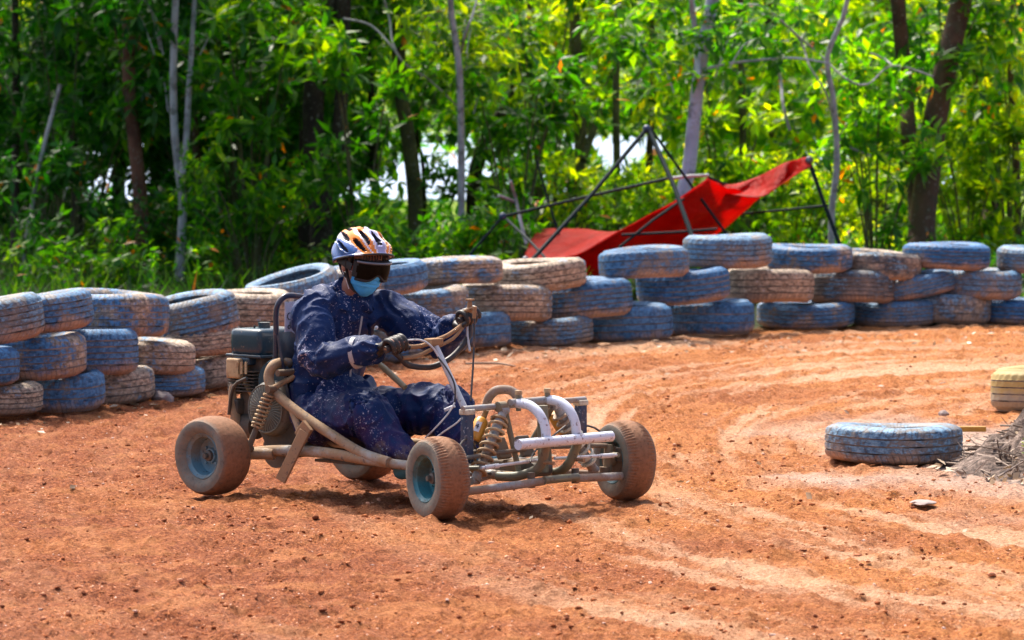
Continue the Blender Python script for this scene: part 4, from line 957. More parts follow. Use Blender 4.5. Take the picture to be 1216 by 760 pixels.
for nm, c1, c2, sc in (('bark_brown', (.055, .030, .020), (.16, .10, .07), 7), ('bark_dark', (.022, .018, .015), (.07, .05, .04), 7), ('bark_green', (.05, .055, .02), (.16, .15, .06), 8), ('bark_pale', (.26, .25, .24), (.50, .50, .54), 9), ('bark_blue', (.34, .36, .48), (.60, .62, .76), 5), ('bark_red', (.10, .035, .02), (.26, .12, .08), 8)):
    t = NT(nm); c = t.coord(); v = t.mapping(c, (1, 1, .25)); n = t.noise(v, sc * 2, 5, .7); n2 = t.noise(c, sc * .4, 3)
    col = t.mix(n, c1, c2); col = t.mix(t.ramp(n2, [(.5, 0.0), (.62, .7)]), col, tuple(x * .55 + .01 for x in c1)); col = t.mix(t.ramp(t.noise(c, sc * 1.3, 5, .75), [(.52, 0.0), (.62, .65)]), col, (.07, .07, .045)); col = t.mix(t.ramp(t.noise(c, sc * 5, 2), [(.62, 0.0), (.7, .6)]), col, (.30, .30, .26))
    t.base(col); t.set(.85, spec=.2); t.bump(n, .6, .02); M[nm] = t.m

def tree(name, label, pts, r0, r1, D, bark, forks=(), crown=None, leafm='leaf_mid', top=5.0, base_r=None, group='trees behind the tyre wall', lean=None):
    """pts: points seen in the photograph from the bottom up, D distance; r in pixels there"""
    P = [world_at(x, y, D) for x, y in pts]; s = D / FPX
    d0 = (P[1] - P[0]) if len(P) > 1 else Vector((0, 0, 1)); b = P[0] + d0 * (-(P[0].z + .05) / max(d0.z, .05)) * .9; b.z = -.05; b.x = P[0].x + (b.x - P[0].x) * .4
    root = empty(name, (b.x, b.y, 0)); o = Vector((b.x, b.y, 0)); tag(root, label, 'tree', group)
    e = P[-1]; dd = (P[-1] - P[-2]).normalized(); k1 = e + dd * .9 + Vector((0, 0, .3)); k2 = Vector((e.x + dd.x * 1.6, e.y + .2, top))
    allp = ([b] if P[0].z > .12 else []) + P + ([k1, k2] if top > e.z + 1 else [])
    if P[0].z <= .12: allp[0].z = -.05
    n = len(allp); R = [(r0 + (r1 - r0) * i / max(1, len(pts))) * s for i in range(n)]
    if n > len(pts) + 1: R[-1] = r1 * s * .35; R[-2] = r1 * s * .8
    R[0] *= 1.25
    mb = MB(); jit = lambda p: p + Vector((RND.uniform(-1, 1), RND.uniform(-1, 1), 0)) * .012
    mb.tube([jit(p) - o for p in allp], R, 12, 6)
    tips = []
    for f, ra, rb in forks:
        Q = [world_at(x, y, D + RND.uniform(-.2, .2)) - o for x, y in f]; RR = [ra * s + (rb - ra) * s * i / (len(Q) - 1) for i in range(len(Q))]
        if f[-1][1] <= 25: Q.append(Q[-1] + (Q[-1] - Q[-2]).normalized() * 1.3 + Vector((0, 0, .3))); RR.append(rb * s * .3)
        mb.tube(Q, RR, 9, 5); tips.append(Q[-1])
    cs = []; rs = []
    if crown:
        nc, z0, z1, sp, per, L = crown
        for i in range(nc):
            z = RND.uniform(z0, z1); tr = min(allp, key=lambda p: abs(p.z - z)); a = RND.uniform(0, 6.28); q = RND.uniform(.3, 1) * sp
            c_ = Vector((tr.x + math.cos(a) * q, tr.y + .35 + math.sin(a) * q * .8, z)); cs.append(c_ - o); rs.append(RND.uniform(.28, .5))
            zz = max(z - .5, .6); tb = min(allp, key=lambda p: abs(p.z - zz)) - o; tb = tb.lerp(c_ - o, .4)
            mid = (tb + (c_ - o)) / 2 + Vector((0, 0, .12)); mb.tube([tb, mid, c_ - o], [.006, .005, .003], 6, 3)
    mb.build('trunk', M[bark], root)
    if crown:
        C, d = clump_points([tuple(c_) for c_ in cs], rs, per)
        ax = d + np.array([[0, -.2, .35]]); Ol, Dl, Ll = whorls(C, ax, 6, L)
        leaves('crown', Ol, Dl, Ll, Ll * rng.uniform(.32, .45, len(Ll)), M[leafm], root, .3)
    return root
# ---- trunks one can tell apart, left to right
tree('rainforest_tree', 'slim dark trunk at the left edge of the wood above the leftmost tyres', [(17, 330), (20, 200), (19, 90), (18, 0)], 5, 4, 39.5, 'bark_dark', crown=(15, 1.25, 3.30, 0.80, 27, .14), leafm='leaf_dark')
tree('rainforest_tree', 'leaning thin grey stem on the left, slanting up through the leaves', [(22, 330), (36, 260), (52, 180), (70, 100)], 3, 2, 37.5, 'bark_pale', top=2.0)
tree('rainforest_tree', 'dark blue green trunk left of the red brown trunk', [(143, 325), (141, 220), (140, 120), (139, 0)], 8, 7, 41.5, 'bark_dark', crown=(15, 1.25, 3.10, 0.72, 30, .14), leafm='leaf_dark')
tree('rainforest_tree', 'straight red brown trunk standing left of the pale forked tree', [(168, 340), (166, 250), (161, 170), (154, 110), (150, 0)], 9, 7, 38.0, 'bark_red', crown=(15, 1.25, 3.40, 0.64, 32, .13), leafm='leaf_dark')
tree('rainforest_tree', 'wide dark green trunk in shade between red brown and pale forked trunks', [(188, 325), (187, 240), (190, 170), (192, 0)], 11, 9, 42.0, 'bark_green', crown=(12, 1.30, 3.30, 0.72, 27, .14), leafm='leaf_dark')
tree('rainforest_tree', 'slender pale grey tree forking into a narrow Y', [(212, 340), (214, 290), (216, 240), (213, 205), (206, 160), (205, 100), (210, 0)], 5.5, 4, 37.3, 'bark_pale', forks=[([(215, 212), (221, 170), (224, 110), (230, 20)], 4.5, 3)], crown=(10, 1.40, 2.90, 0.56, 25, .13), leafm='leaf_dark')
tree('rainforest_tree', 'thin brown trunk right of the pale forked tree', [(234, 320), (235, 240), (232, 150), (236, 0)], 5, 4, 40.5, 'bark_brown', crown=(10, 1.25, 3.10, 0.64, 27, .13), leafm='leaf_dark')
tree('rainforest_tree', 'thick dark trunk behind the driver, with a pale patch low down', [(381, 300), (379, 250), (374, 190), (371, 110), (388, 30), (395, 0)], 14, 12, 38.6, 'bark_dark', forks=[([(381, 270), (398, 200), (405, 110), (408, 0)], 8, 9)], crown=(15, 1.40, 3.40, 0.80, 32, .14), leafm='leaf_mid')
tree('rainforest_tree', 'mossy olive trunk right of the thick dark trunk, leaning left', [(494, 300), (491, 230), (483, 160), (477, 100), (470, 0)], 10, 8, 39.2, 'bark_green', crown=(11, 1.40, 3.40, 0.80, 27, .13), leafm='leaf_mid')
tree('rainforest_tree', 'thin straight pale sapling trunk between driver and tent frame', [(548, 320), (548, 250), (547, 160), (546, 80), (537, 20), (534, 0)], 4.6, 3.4, 37.0, 'bark_pale', forks=[([(547, 62), (556, 30), (566, 0)], 2, 1.3)], crown=(7, 1.50, 2.90, 0.48, 22, .12), leafm='leaf_bright')
tree('rainforest_tree', 'dark curved trunk just right of the thin straight pale sapling', [(566, 310), (562, 250), (566, 200), (586, 150), (612, 110), (622, 0)], 9, 7, 43.0, 'bark_dark', crown=(12, 1.30, 3.40, 0.80, 27, .14), leafm='leaf_mid')
tree('rainforest_tree', 'thin dark stem seen against the white pond', [(505, 300), (503, 200), (497, 165), (493, 110)], 2.6, 2.2, 42.5, 'bark_dark', top=2.0)
tree('rainforest_tree', 'brown stem in the cluster behind the left end of the tent frame', [(641, 300), (640, 200), (632, 100), (628, 0)], 5, 4, 41.2, 'bark_brown', crown=(8, 1.30, 3.30, 0.64, 25, .13), leafm='leaf_bright')
tree('rainforest_tree', 'olive brown trunk directly behind the left part of the tent frame', [(694, 310), (690, 230), (690, 150), (684, 60), (682, 0)], 8, 6, 40.2, 'bark_green', forks=[([(692, 190), (706, 150), (716, 120)], 5, 3)], crown=(11, 1.30, 3.40, 0.72, 27, .13), leafm='leaf_bright')
tree('rainforest_tree', 'slim green stem left of the tent frame peak', [(733, 300), (732, 200), (733, 100), (735, 0)], 4.6, 4, 39.6, 'bark_green', crown=(7, 1.30, 3.30, 0.64, 22, .13), leafm='leaf_bright')
tree('rainforest_tree', 'smooth bluish white trunk rising behind the red tarp, forked near the top', [(806, 330), (812, 240), (817, 200), (823, 140), (831, 80), (838, 40), (846, 0)], 8.6, 7.2, 36.2, 'bark_blue', forks=[([(829, 92), (827, 50), (823, 20), (821, 0)], 4, 3), ([(832, 84), (862, 76), (905, 71), (945, 69), (984, 75)], 2, 1)], crown=(11, 1.70, 3.40, 0.72, 25, .13), leafm='leaf_mid')
tree('rainforest_tree', 'slim dark stem between white trunk and crooked pale sapling', [(884, 320), (882, 230), (880, 120), (878, 0)], 4.5, 4, 41.5, 'bark_green', crown=(7, 1.30, 3.30, 0.64, 22, .13), leafm='leaf_bright')
tree('rainforest_tree', 'blurred grey trunk right of the slim dark stem, behind the tarp tip', [(925, 320), (924, 230), (922, 150), (918, 60), (915, 0)], 9, 8, 46.0, 'bark_brown', crown=(11, 1.30, 3.40, 0.80, 25, .14), leafm='leaf_mid')
tree('rainforest_tree', 'crooked thin pale sapling near the right leg of the tent frame', [(986, 310), (988, 250), (994, 190), (991, 120), (984, 70), (996, 30), (1005, 0)], 4.4, 2.8, 36.6, 'bark_pale', top=3.4)
tree('rainforest_tree', 'broad dark green trunk deep in shade, left of the biggest trunk', [(1046, 320), (1044, 200), (1043, 100), (1046, 0)], 15, 13, 45.0, 'bark_green', crown=(15, 1.25, 3.40, 0.88, 30, .14), leafm='leaf_dark')
tree('rainforest_tree', 'biggest dark trunk, right of centre wall, leaning right from a low fork', [(1096, 320), (1094, 270), (1102, 210), (1111, 140), (1125, 70), (1142, 0)], 17, 12, 37.8, 'bark_brown', forks=[([(1089, 300), (1086, 220), (1079, 160), (1074, 90), (1066, 0)], 10, 9)], crown=(15, 1.50, 3.40, 0.88, 30, .14), leafm='leaf_mid')
tree('rainforest_tree', 'brown trunk at the far right beyond the biggest trunk', [(1180, 320), (1179, 240), (1178, 120), (1174, 0)], 8, 7, 40.0, 'bark_brown', forks=[([(1172, 270), (1166, 200), (1160, 110), (1152, 40)], 4, 3)], crown=(11, 1.30, 3.40, 0.72, 27, .13), leafm='leaf_bright')
tree('rainforest_tree', 'nearly black trunk beside the thick trunk, upper left of the helmet', [(366, 300), (365, 200), (368, 110), (374, 0)], 11, 10, 39.8, 'bark_dark', crown=(8, 1.5, 3.2, .8, 24, .14), leafm='leaf_mid')
tree('rainforest_tree', 'dark slim trunk between driver and the mossy olive trunk', [(447, 300), (445, 200), (441, 100), (444, 0)], 5, 4, 42.0, 'bark_dark', crown=(6, 1.5, 3.2, .8, 20, .14), leafm='leaf_mid')
tree('rainforest_tree', 'dark leaning stem left of the dark blue green trunk', [(98, 325), (90, 240), (84, 160), (70, 60), (60, 0)], 6, 5, 40.6, 'bark_dark', crown=(10, 1.4, 3.2, .9, 26, .14), leafm='leaf_dark')
tree('rainforest_tree', 'brown stem just right of the slim green stem and tent peak', [(772, 300), (770, 200), (776, 100), (770, 0)], 4.4, 4, 42.5, 'bark_brown', crown=(5, 1.6, 3.2, .8, 18, .13), leafm='leaf_bright')
tree('rainforest_tree', 'slim brown trunk near the right edge, right of the far brown trunk', [(1207, 320), (1206, 200), (1200, 90), (1204, 0)], 4.5, 4, 39.2, 'bark_brown', crown=(5, 1.6, 3.2, .6, 18, .13), leafm='leaf_bright')
# vines and bare twigs
def vine(label, lst, r=1.3, mat='bark_pale'):
    o = None; mb = MB()
    for pts, D in lst: mb.tube([world_at(x, y, D + .15 * math.sin(i * 1.7)) for i, (x, y) in enumerate(pts)], [r * D / FPX] * len(pts), 6, 5)
    o = mb.build('hanging_vine', M[mat]); tag(o, label, 'vine', 'bare vines in the wood'); return o
vine('long bare vine looping down past the crooked pale sapling at upper right', [([(843, -30), (870, 2), (900, 6), (917, 15), (948, 43), (974, 65), (1004, 93), (1030, 100), (1060, 78), (1108, 91)], 36.8), ([(1034, 63), (1050, 70), (1060, 78)], 36.8), ([(917, 15), (950, 48), (961, 78), (982, 113), (997, 165), (1034, 185)], 36.9)])
vine('thin bare twig curving between olive trunk and straight pale sapling', [([(408, 22), (440, 30), (465, 55), (480, 75), (510, 95), (545, 128)], 37.6), ([(450, -20), (462, 20), (466, 50), (478, 74)], 37.6)])
vine('curling bare stem left of the tent frame, above light tan tyre', [([(606, 215), (612, 235), (618, 262), (625, 290)], 35.5), ([(592, 232), (612, 240)], 35.5)], 2.0)
vine('bent pale stick hanging left of the tarp tip', [([(920, 70), (927, 95), (930, 125), (938, 155)], 37.5)], 2.0)

# ---- shrubs and saplings with leaves
def shrub(name, label, px, py, D, w_, h_, n, per, L, leafm, nl=7, low=.15, cat='shrub'):
    b = world_at(px, py, D); root = empty(name, (b.x, D, 0)); tag(root, label, cat, 'leafy shrubs behind the tyre wall')
    mb = MB(); cs = []; rs = []
    for i in range(n):
        c_ = Vector((RND.uniform(-1, 1) * w_, RND.uniform(-1, 1) * w_ * .7, RND.uniform(low, 1) * h_)); cs.append(tuple(c_)); rs.append(RND.uniform(.16, .30))
        mb.tube([Vector((c_.x * .15, c_.y * .15, -.03)), Vector((c_.x * .5, c_.y * .5, c_.z * .6)), c_], [.011, .008, .004], 5, 3)
    mb.build('stem', M['bark_green'], root)
    C, d = clump_points(cs, rs, per); C = C[rng.random(len(C)) < .80]; d = C * 0 + rng.normal(0, .6, C.shape); Ol, Dl, Ll = whorls(C, d + np.array([[0, -.25, .4]]), nl, L)
    leaves('foliage', Ol, Dl, Ll, Ll * rng.uniform(.30, .42, len(Ll)), M[leafm], root, .3)
S = [('dark shrub', 'shady dark green shrub at the left edge above the leftmost tyres', 40, 300, 37.5, .55, 1.1, 10, 16, .12, 'leaf_dark'),
     ('b', 'low yellow green shrub in front of the red brown trunk', 110, 330, 36.5, .5, .55, 9, 16, .10, 'leaf_mid'),
     ('c', 'leafy dark sapling hanging over the top left corner', 80, 100, 38.6, .9, 2.5, 18, 18, .15, 'leaf_dark'),
     ('d', 'shrub of small green leaves left of the driver, above the tipped tyre', 300, 300, 37.0, .55, 1.0, 12, 18, .10, 'leaf_mid'),
     ('e', 'tall sapling with finger like whorled leaves above left of the driver', 300, 120, 37.2, .42, 2.3, 11, 14, .17, 'leaf_mid'),
     ('f', "bright green leafy sapling right above the driver's helmet", 428, 200, 37.0, .34, 2.1, 10, 13, .15, 'leaf_mid', 7, .3),
     ('g', 'bushy shrub with yellow tipped leaves right of the driver, behind blue tyres', 505, 290, 36.3, .55, .52, 12, 16, .12, 'leaf_mid'),
     ('h', 'glossy broad leaved sapling hanging above the left end of the tent frame', 610, 200, 37.6, .50, 1.75, 8, 12, .15, 'leaf_mid', 7, .62),
     ('i', 'low shrub under the left joint of the tent frame', 585, 290, 36.0, .4, .6, 9, 18, .11, 'leaf_mid'),
     ('j', 'sunlit yellow green shrub behind the peak of the tent frame', 730, 260, 38.6, .6, .85, 14, 20, .10, 'leaf_bright'),
     ('k', 'pale green sapling right of the smooth bluish white trunk', 868, 200, 38.4, .4, 2.1, 14, 16, .13, 'leaf_bright'),
     ('l', 'bright yellow green bush behind the right leg of the tent frame', 940, 290, 38.8, .65, 1.0, 16, 20, .10, 'leaf_bright'),
     ('m', 'leafy sapling left of the biggest trunk with drooping leaves', 1040, 180, 37.2, .38, 1.75, 12, 15, .15, 'leaf_mid'),
     ('n', 'sunlit broad leaved bush right of the biggest trunk', 1150, 270, 38.4, .5, 1.3, 15, 20, .13, 'leaf_bright'),
     ('o', 'glowing yellow green sapling at the top right corner', 1200, 120, 38.8, .4, 2.4, 14, 18, .14, 'leaf_bright'),
     ('p', 'dense small leaved shrub between straight pale sapling and bluish white trunk, hanging high', 650, 80, 39.0, .9, 2.7, 18, 18, .13, 'leaf_mid'),
     ('q', 'dark overhanging sapling between the pale forked tree and thick dark trunk', 290, 200, 39.5, .6, 2.5, 18, 18, .14, 'leaf_dark'),
     ('r', 'shady low shrub at the foot of the pale forked tree', 240, 320, 38.0, .5, .55, 10, 18, .10, 'leaf_dark')]
for row in S:
    shrub('sapling' if 'sapling' in row[1] else 'leafy_shrub', *row[1:])

# ---- understorey that reads as one mass: leaves from 41 m to 52 m with gaps towards the pond
def under(name, label, n, box, L, leafm, keepf, nl=6, kind='stuff'):
    x0, x1, y0, y1, z0, z1 = box
    C = np.stack([rng.uniform(x0, x1, n), rng.uniform(y0, y1, n), rng.uniform(z0, z1, n)], -1); C = C[keepf(C)]
    Ol, Dl, Ll = whorls(C, rng.normal(0, .6, C.shape) + np.array([[0, -.2, .5]]), nl, L)
    o = leaves(name, Ol, Dl, Ll, Ll * rng.uniform(.32, .45, len(Ll)), M[leafm]); tag(o, label, 'foliage', kind=kind); return o
def gap(C):
    px = 608 + FPX * C[:, 0] / C[:, 1]; z_at60 = C[:, 2] + (C[:, 2] - EYE) * 0
    q = vnoise(C[:, 0] * 1.6 + 9, C[:, 2] * 2.3, 61) * .6 + vnoise(C[:, 0] * 4.2, C[:, 2] * 5, 62) * .4
    win = ((C[:, 0] < 2.1) & (C[:, 2] > .42) & (C[:, 2] < 1.06)); nearwin = np.exp(-((C[:, 0] + .75) / .5) ** 2) + .6 * np.exp(-((C[:, 0] - 1.15) / .35) ** 2) + .6 * np.exp(-((C[:, 0] + 3.6) / .35) ** 2) + .3 * np.exp(-((C[:, 0] + 2.2) / .35) ** 2)
    thr = np.where(win, .34 + .35 * nearwin, .37) + rng.uniform(-.05, .09, len(C)); return q > thr
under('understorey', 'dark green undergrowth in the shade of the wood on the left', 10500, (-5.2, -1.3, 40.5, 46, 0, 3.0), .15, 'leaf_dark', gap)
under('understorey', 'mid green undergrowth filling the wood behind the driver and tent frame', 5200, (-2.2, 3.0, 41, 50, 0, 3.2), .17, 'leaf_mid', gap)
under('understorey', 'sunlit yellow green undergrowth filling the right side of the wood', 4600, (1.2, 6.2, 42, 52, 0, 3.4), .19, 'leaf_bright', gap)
under('ground_cover', 'low leafy ground cover growing between the trunks', 4200, (-5, 5.5, 34.5, 45, 0, .34), .09, 'leaf_mid', lambda C: (vnoise(C[:, 0] * 2, C[:, 1] * 1.2, 77) > .38) & ((C[:, 0] > -1) | (C[:, 1] > 35.5)), nl=5)
under('shade_canopy', 'unseen leaves added overhead to shade the left of the wood', 1800, (-6.5, -.6, 36.5, 45, 2.9, 5.6), .20, 'leaf_dark', lambda C: vnoise(C[:, 0] * 1.1, C[:, 1] * 1.1, 91) > .30)  # leaf mass out of view, added to darken the upper left
# far wood across the pond
def farwood():
    cs = []; rs = []
    for i in range(60):
        D = RND.uniform(112, 150); x = RND.uniform(-17, 17); h = RND.uniform(4, 8)
        for k in range(6): cs.append((x + RND.uniform(-1.6, 1.6), D + RND.uniform(-1.5, 1.5), RND.uniform(.6, h))); rs.append(RND.uniform(.9, 1.5))
    C, d = clump_points(cs, rs, 34); Ol, Dl, Ll = whorls(C, d + np.array([[0, -.2, .4]]), 4, .42)
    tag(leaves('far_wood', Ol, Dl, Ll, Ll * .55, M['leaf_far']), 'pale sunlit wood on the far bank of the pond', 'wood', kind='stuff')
farwood()
# pond; the sky glare is put into the pale water colour
t = NT('glare_water'); c = t.coord(); v = t.mapping(c, (.3, 1.2, 1)); n = t.noise(v, .5, 3)
t.base(t.mix(n, (.12, .21, .36), (.34, .44, .60))); t.set(.45); M['water'] = t.m
mb = MB(); xs = [(-30, 62), (-20, 57), (-8, 56), (0, 57), (4, 59), (7, 66), (8.5, 80), (7, 95), (0, 101), (-12, 104), (-30, 100)]
mb.add([(x, y, .02) for x, y in xs] + [(x, y, -.02) for x, y in xs], [tuple(range(len(xs)))] + [(i, (i + 1) % len(xs), (i + 1) % len(xs) + len(xs), i + len(xs)) for i in range(len(xs))])
tag(mb.build('water', M['water'], smooth=False), kind='structure')
# grass
def grass(n, box, hmin, hmax, seed):
    x0, x1, y0, y1 = box; X = rng.uniform(x0, x1, n); Y = rng.uniform(y0, y1, n); k = vnoise(X * 2.3, Y * 1.5, seed) > rng.uniform(.15, .75, n)
    fo, *_ = ground_masks(X, Y); k &= fo > .5
    X, Y = X[k], Y[k]; n = len(X); L = rng.uniform(hmin, hmax, n); a = rng.uniform(0, 2 * PI, n); tl = rng.uniform(.15, .75, n)
    O = np.stack([X, Y, np.zeros(n) - .01], -1); D = np.stack([np.cos(a) * tl, np.sin(a) * tl, np.ones(n)], -1)
    return O, D, L
g1 = grass(8000, (-5.5, 1.0, 27, 40), .08, .28, 5); g2 = grass(5000, (0, 5.5, 33, 44), .10, .40, 6)
O_ = np.concatenate([g1[0], g2[0]]); D_ = np.concatenate([g1[1], g2[1]]); L_ = np.concatenate([g1[2], g2[2]])
tag(leaves('grass', O_, D_, L_, L_ * .05 + .004, M['grass_blade'], None, .35), 'tall sunlit grass growing behind the tyre wall', 'grass', kind='stuff')

# ------------------------------------------------------------------ collapsed tent
t = NT('red_tarp'); c = t.coord(); n = t.noise(c, 3.0, 4, .6); col = t.mix(n, (.36, .004, .004), (.66, .016, .010)); col = t.mix(t.ramp(t.noise(c, 5, 5, .75), [(.52, 0.0), (.68, .5)]), col, (.16, .02, .02))
t.base(col); t.set(.5, spec=.2); t.bump(t.noise(t.mapping(c, (1, 1, 2.5), rot=(0, .5, 0)), 6, 5, .6, 1.5), .8, .05)
tr = t.n('BsdfTranslucent'); tr.inputs[0].default_value = (.85, .02, .008, 1); mx = t.n('MixShader'); mx.inputs[0].default_value = .5; t.l(t.b.outputs[0], mx.inputs[1]); t.l(tr.outputs[0], mx.inputs[2]); t.l(mx.outputs[0], t.out.inputs[0]); M['red_tarp'] = t.m
worn('tent_metal', (.006, .02, .026), 8, .1, mud=(.05, .06, .05), rough=.6, spots=(.1, .1, .1), spot=.68, spec=.08)
worn('tent_metal_pale', (.42, .44, .44), 8, .2, mud=(.2, .2, .16), rough=.4)
TB = Vector((1.0, 34, 0)); tent = empty('collapsed_tent', TB); tag(tent, 'collapsed tent of dark metal poles with torn red tarp behind the tyre wall', 'tent')
W = lambda x, y, D: world_at(x, y, D) - TB
def pole(pts, r, mat='tent_metal', name='pole'):
    mb = MB(); P = [W(*p) for p in pts]; mb.tube(P, r * .82, 8); return mb.build(name, M[mat], tent)
pole([(768, 153, 33.9), (700, 234, 33.6), (625, 316, 33.3), (610, 331, 33.2)], .019)
pole([(770, 153, 33.9), (800, 220, 33.5), (823, 284, 33.1), (830, 304, 33.0)], .021)
pole([(772, 152, 34.0), (815, 212, 34.1), (857, 270, 34.2), (868, 286, 34.2)], .013)
pole([(597, 257, 34.8), (700, 233, 34.7), (793, 212, 34.6)], .014)
pole([(793, 212, 34.6), (820, 209, 34.6), (842, 208, 34.6)], .014, 'tent_metal_pale')
pole([(597, 257, 34.8), (560, 300, 34.8), (540, 330, 34.8)], .012)
pole([(600, 259, 34.8), (628, 285, 34.3), (652, 311, 33.9)], .012)
pole([(637, 190, 35.6), (650, 235, 35.6), (663, 276, 35.5), (670, 300, 35.5)], .011)
pole([(961, 192, 34.0), (978, 240, 34.0), (998, 292, 34.0), (1003, 306, 34)], .018)
pole([(882, 254, 35.0), (935, 249, 34.6), (982, 244, 34.2)], .012)
pole([(738, 279, 33.7), (800, 276, 33.7), (852, 272, 33.7)], .011)
pole([(842, 211, 34.6), (870, 222, 34.9), (906, 232, 35.0)], .012)
pole([(812, 236, 33.75), (775, 262, 33.7), (735, 294, 33.7)], .012)
for p in ((768, 153, 33.9), (597, 257, 34.8), (961, 190, 34.0), (624, 309, 33.3)): mb = MB(); mb.ball(W(*p), .030, 12, 8); mb.build('corner_joint', M['guard_blue'], tent)

def sheet(mb, up_, lo_, nu=40, nv=14, amp=.03, seed=0):
    def res(c_):
        P = [W(*p) for p in c_]; P, _ = spline(P, [0] * len(P), 8); L = [0]
        for a, b in zip(P, P[1:]): L.append(L[-1] + (b - a).length)
        return [Vector([float(np.interp(L[-1] * i / nu, L, [p[k] for p in P])) for k in range(3)]) for i in range(nu + 1)]
    A, B = res(up_), res(lo_); vs = []; fs = []
    for i in range(nu + 1):
        for j in range(nv + 1):
            t_ = j / nv; p = A[i].lerp(B[i], t_); s_ = math.sin(PI * t_); q = p * 4 + Vector((seed, 0, 0))
            p = p + Vector((0, .10 * s_ * math.sin(i * .35 + seed), -.025 * s_)) + Vector((0, (mnoise.noise(q) + .5 * mnoise.noise(q * 3.1)) * amp * 2.5, mnoise.noise(q + Vector((5, 5, 5))) * amp)) * (.3 + s_)
            vs.append(p)
    for i in range(nu):
        for j in range(nv): fs.append((i * (nv + 1) + j, (i + 1) * (nv + 1) + j, (i + 1) * (nv + 1) + j + 1, i * (nv + 1) + j + 1))
    mb.add(vs, fs)
def tarp(name, *strips):
    mb = MB()
    for k, (a, b) in enumerate(strips): sheet(mb, a, b, seed=k * 3.1)
    o = mb.build(name, M['red_tarp'], tent); md = o.modifiers.new('s', 'SOLIDIFY'); md.thickness = .004; return o
tarp('tarp', ([(650, 311, 33.9), (692, 299, 33.9), (740, 271, 33.9), (800, 239, 33.9), (840, 212, 34.0)], [(664, 345, 34.6), (718, 332, 34.9), (780, 306, 35.0), (850, 278, 35.0), (905, 231, 34.9)]),
     ([(622, 306, 34.9), (640, 274, 36.0), (690, 271, 36.2), (738, 274, 36.0), (795, 244, 35.5), (842, 210, 35.0)], [(622, 314, 33.9), (652, 313, 33.9), (692, 300, 33.9), (742, 272, 33.9), (802, 240, 33.9), (842, 213, 34.0)]),
     ([(622, 306, 34.6), (640, 312, 34.4), (664, 309, 34.2)], [(618, 330, 34.2), (645, 345, 33.9), (670, 345, 33.4)]),
     ([(840, 211, 34.7), (868, 219, 34.8), (905, 207, 34.7), (938, 191, 34.4), (960, 186, 34.1)], [(842, 222, 34.6), (872, 232, 34.4), (905, 234, 34.3), (935, 214, 34.2), (963, 197, 34.0)]))

# ------------------------------------------------------------------ brush pile and litter
t = NT('ash_soil'); c = t.coord(); n = t.noise(c, 30, 5, .75); t.base(t.ramp(n, [(.35, (.035, .024, .02)), (.5, (.14, .095, .075)), (.68, (.36, .27, .22))])); t.set(.95); t.bump(n, .9, .02); M['ash_soil'] = t.m
t = NT('dry_twig'); g = t.n('NewGeometry'); t.base(t.ramp(g.outputs['Random Per Island'], [(0, (.05, .032, .024)), (.5, (.16, .11, .08)), (1, (.44, .34, .27))])); t.set(.85); M['dry_twig'] = t.m
BP = Vector((2.60, 20.6, 0)); mb = MB(); NN = 44; vs = []; fs = []
for i in range(NN + 1):
    for j in range(NN + 1):
        x, y = (i / NN - .5) * 1.5, (j / NN - .5) * 1.9; r = math.hypot(x / .58, y / .75); a = math.atan2(y, x)
        h = .28 * max(0, 1 - r ** 1.4 * (1 + .25 * math.sin(a * 3 + 1))) * (1 + .9 * mnoise.noise(Vector((x * 8, y * 8, 1)))) + .09 * max(0, 1.15 - r) * abs(mnoise.noise(Vector((x * 22, y * 22, 4))))
        vs.append((x, y, h - .012 if r < 1.25 else -.05))
for i in range(NN):
    for j in range(NN): q = i * (NN + 1) + j; fs.append((q, q + NN + 1, q + NN + 2, q + 1))
mb.add(vs, fs); pile = mb.build('brush_pile', M['ash_soil']); pile.location = BP; tag(pile, 'heap of dry brush, ash and roots at the right edge beside the lone tyre', 'brush pile')
def hpile(x, y): return .30 * max(0, 1 - math.hypot(x / .58, y / .75) ** 1.4)
mb = MB()
for i in range(620):
    a = RND.uniform(0, 6.28); r = RND.random() ** .6 * (1.0 if i < 470 else 1.35); x, y = .58 * r * math.cos(a), .75 * r * math.sin(a); L = RND.uniform(.04, .26 if i % 9 else .42)
    d = Vector((RND.uniform(-1, 1), RND.uniform(-.7, .7), RND.uniform(-.12, .30) if i % 8 else RND.uniform(.3, .9))).normalized(); p = Vector((x, y, hpile(x, y) + RND.uniform(.0, .03)))
    k = Vector((RND.uniform(-1, 1), RND.uniform(-1, 1), RND.uniform(-1, 1))) * L * .10; w_ = RND.uniform(.002, .007) * (1.7 if i % 17 == 0 else 1)
    q0_ = p - d * L / 2; q2_ = p + d * L / 2; q0_.z = max(q0_.z, .002); q2_.z = max(q2_.z, .003); mb.tube([q0_, p + k, q2_], [w_, w_ * .9, w_ * .5], 5)
tag(mb.build('twigs', M['dry_twig'], pile), kind='stuff')
n = 420; a = rng.uniform(0, 2 * PI, n); r = rng.random(n) ** .5 * 1.25; X = .60 * r * np.cos(a); Y = .78 * r * np.sin(a); Zp = np.array([hpile(x, y) for x, y in zip(X, Y)]) + .012
dd = rng.normal(0, 1, (n, 3)); dd[:, 2] *= .35; L = rng.uniform(.02, .075, n)
tag(leaves('dry_leaves', np.stack([X, Y, Zp], -1), dd, L, L * rng.uniform(.3, .6, n), M['dead_leaf'], pile, .2), kind='stuff')
mb = MB()
for i in range(26):
    a = RND.uniform(0, 6.28); h = RND.uniform(.05, .12); mb.tube([(-.30 + .02 * math.cos(a), -.30 + .02 * math.sin(a), .03), (-.30 + .05 * math.cos(a), -.30 + .05 * math.sin(a), .03 + h * .7), (-.30 + .09 * math.cos(a), -.30 + .07 * math.sin(a), .03 + h)], [.003, .003, .001], 5, 3)
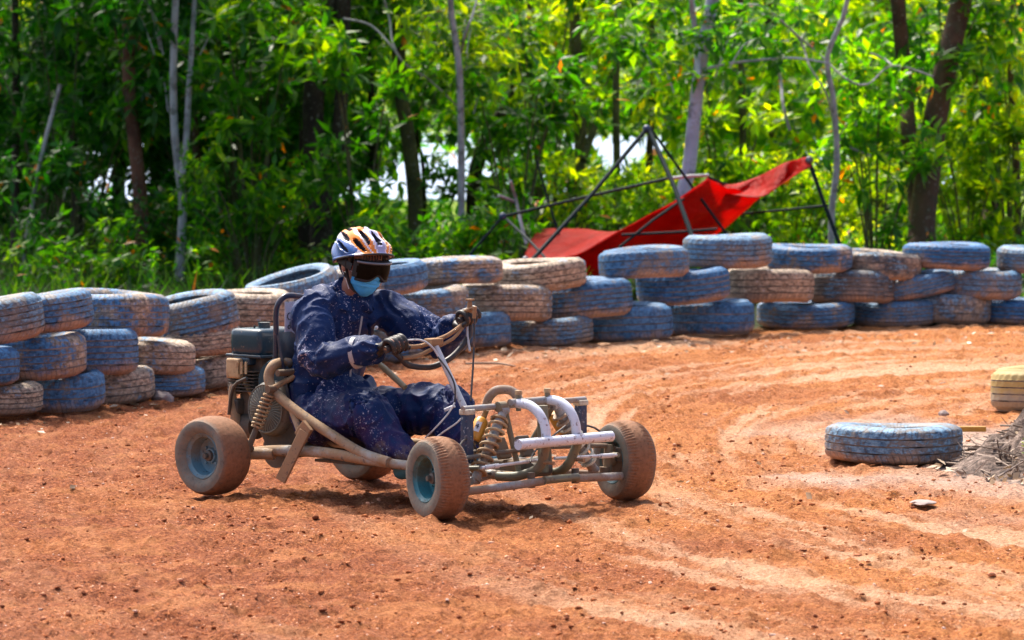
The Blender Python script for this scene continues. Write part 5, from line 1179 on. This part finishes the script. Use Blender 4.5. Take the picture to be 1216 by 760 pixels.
mb.build('green_sprout', M['leaf_bright'], pile)
def stick(label, a, b, r, mat='dry_twig', bend=.02, name='stick'):
    a, b = Vector(a), Vector(b); mb = MB(); m_ = (a + b) / 2 + Vector((bend, 0, bend * .5)); mb.tube([a, m_, b], [r, r, r * .6], 6, 4); o = mb.build(name, M[mat]); tag(o, label, 'stick'); return o
g = lambda px, py, z=.01: Vector(((px - 608) / FPX * (10249 / (py - 58)), 10249 / (py - 58), z))
stick('thin pale stick lying on the sand in front of the lone tyre', g(1111, 552), g(1178, 566), .005)
stick('long bare twig lying on bare earth behind the steering wheel', g(553, 434), g(612, 437), .006)
plain('yellow_wood', (.50, .24, .03), .7, nz=.6)
mb = MB(); a, b = g(1138, 517), g(1172, 518); mb.box((a + b) / 2 + Vector((0, 0, .02)), ((b - a).length, .04, .025), None, .004); tag(mb.build('plank', M['yellow_wood'], smooth=False), 'short yellow painted plank between the lone tyre and the brush pile', 'plank')
t = NT('grey_stone'); c = t.coord(); n = t.noise(c, 30, 4); t.base(t.mix(n, (.16, .12, .11), (.40, .31, .28))); t.set(.8); t.bump(n, .5, .01); M['grey_stone'] = t.m
def stone(label, px, py, size):
    bm = bmesh.new(); bmesh.ops.create_icosphere(bm, subdivisions=3, radius=1)
    for v_ in bm.verts:
        k = 1 + .35 * mnoise.noise(v_.co * 1.6 + Vector((px, py, 0))); v_.co = Vector((v_.co.x * size[0] * k, v_.co.y * size[1] * k, max(-.3, v_.co.z) * size[2] * k))
    mb = MB(); mb.bm(bm); o = mb.build('stone', M['grey_stone']); o.location = g(px, py, .006); tag(o, label, 'stone')
stone('flat grey stone sunk in the sand in front of the brush pile', 1098, 600, (.050, .08, .011))
stone('small brown grey stone on pale sand behind the lone tyre', 1122, 494, (.026, .03, .02))
stone('grey clod at the foot of the tyre wall beside low dark blue tyre', 192, 476, (.06, .05, .045))
# fallen leaves along the foot of the wall and on the track
n = 520; X = rng.uniform(-3.2, 3.8, n); Y = np.where(rng.random(n) < .72, 0, rng.uniform(18, 30, n)); wl = np.interp(X, [-2.6, -1.9, -1.0, -.2, 3.8], [22.9, 24.6, 26.8, 28.7, 31.2]) - np.abs(rng.normal(0, .55, n)) - .15
Y = np.where(Y == 0, wl, Y); Zg = ground_z(X, Y) + .012; dd = rng.normal(0, 1, (n, 3)); dd[:, 2] *= .25; L = rng.uniform(.02, .07, n)
tag(leaves('fallen_leaves', np.stack([X, Y, Zg], -1), dd, L, L * rng.uniform(.3, .6, n), M['dead_leaf'], None, .15), 'dry fallen leaves scattered on the red earth along the tyre wall', 'leaves', kind='stuff')
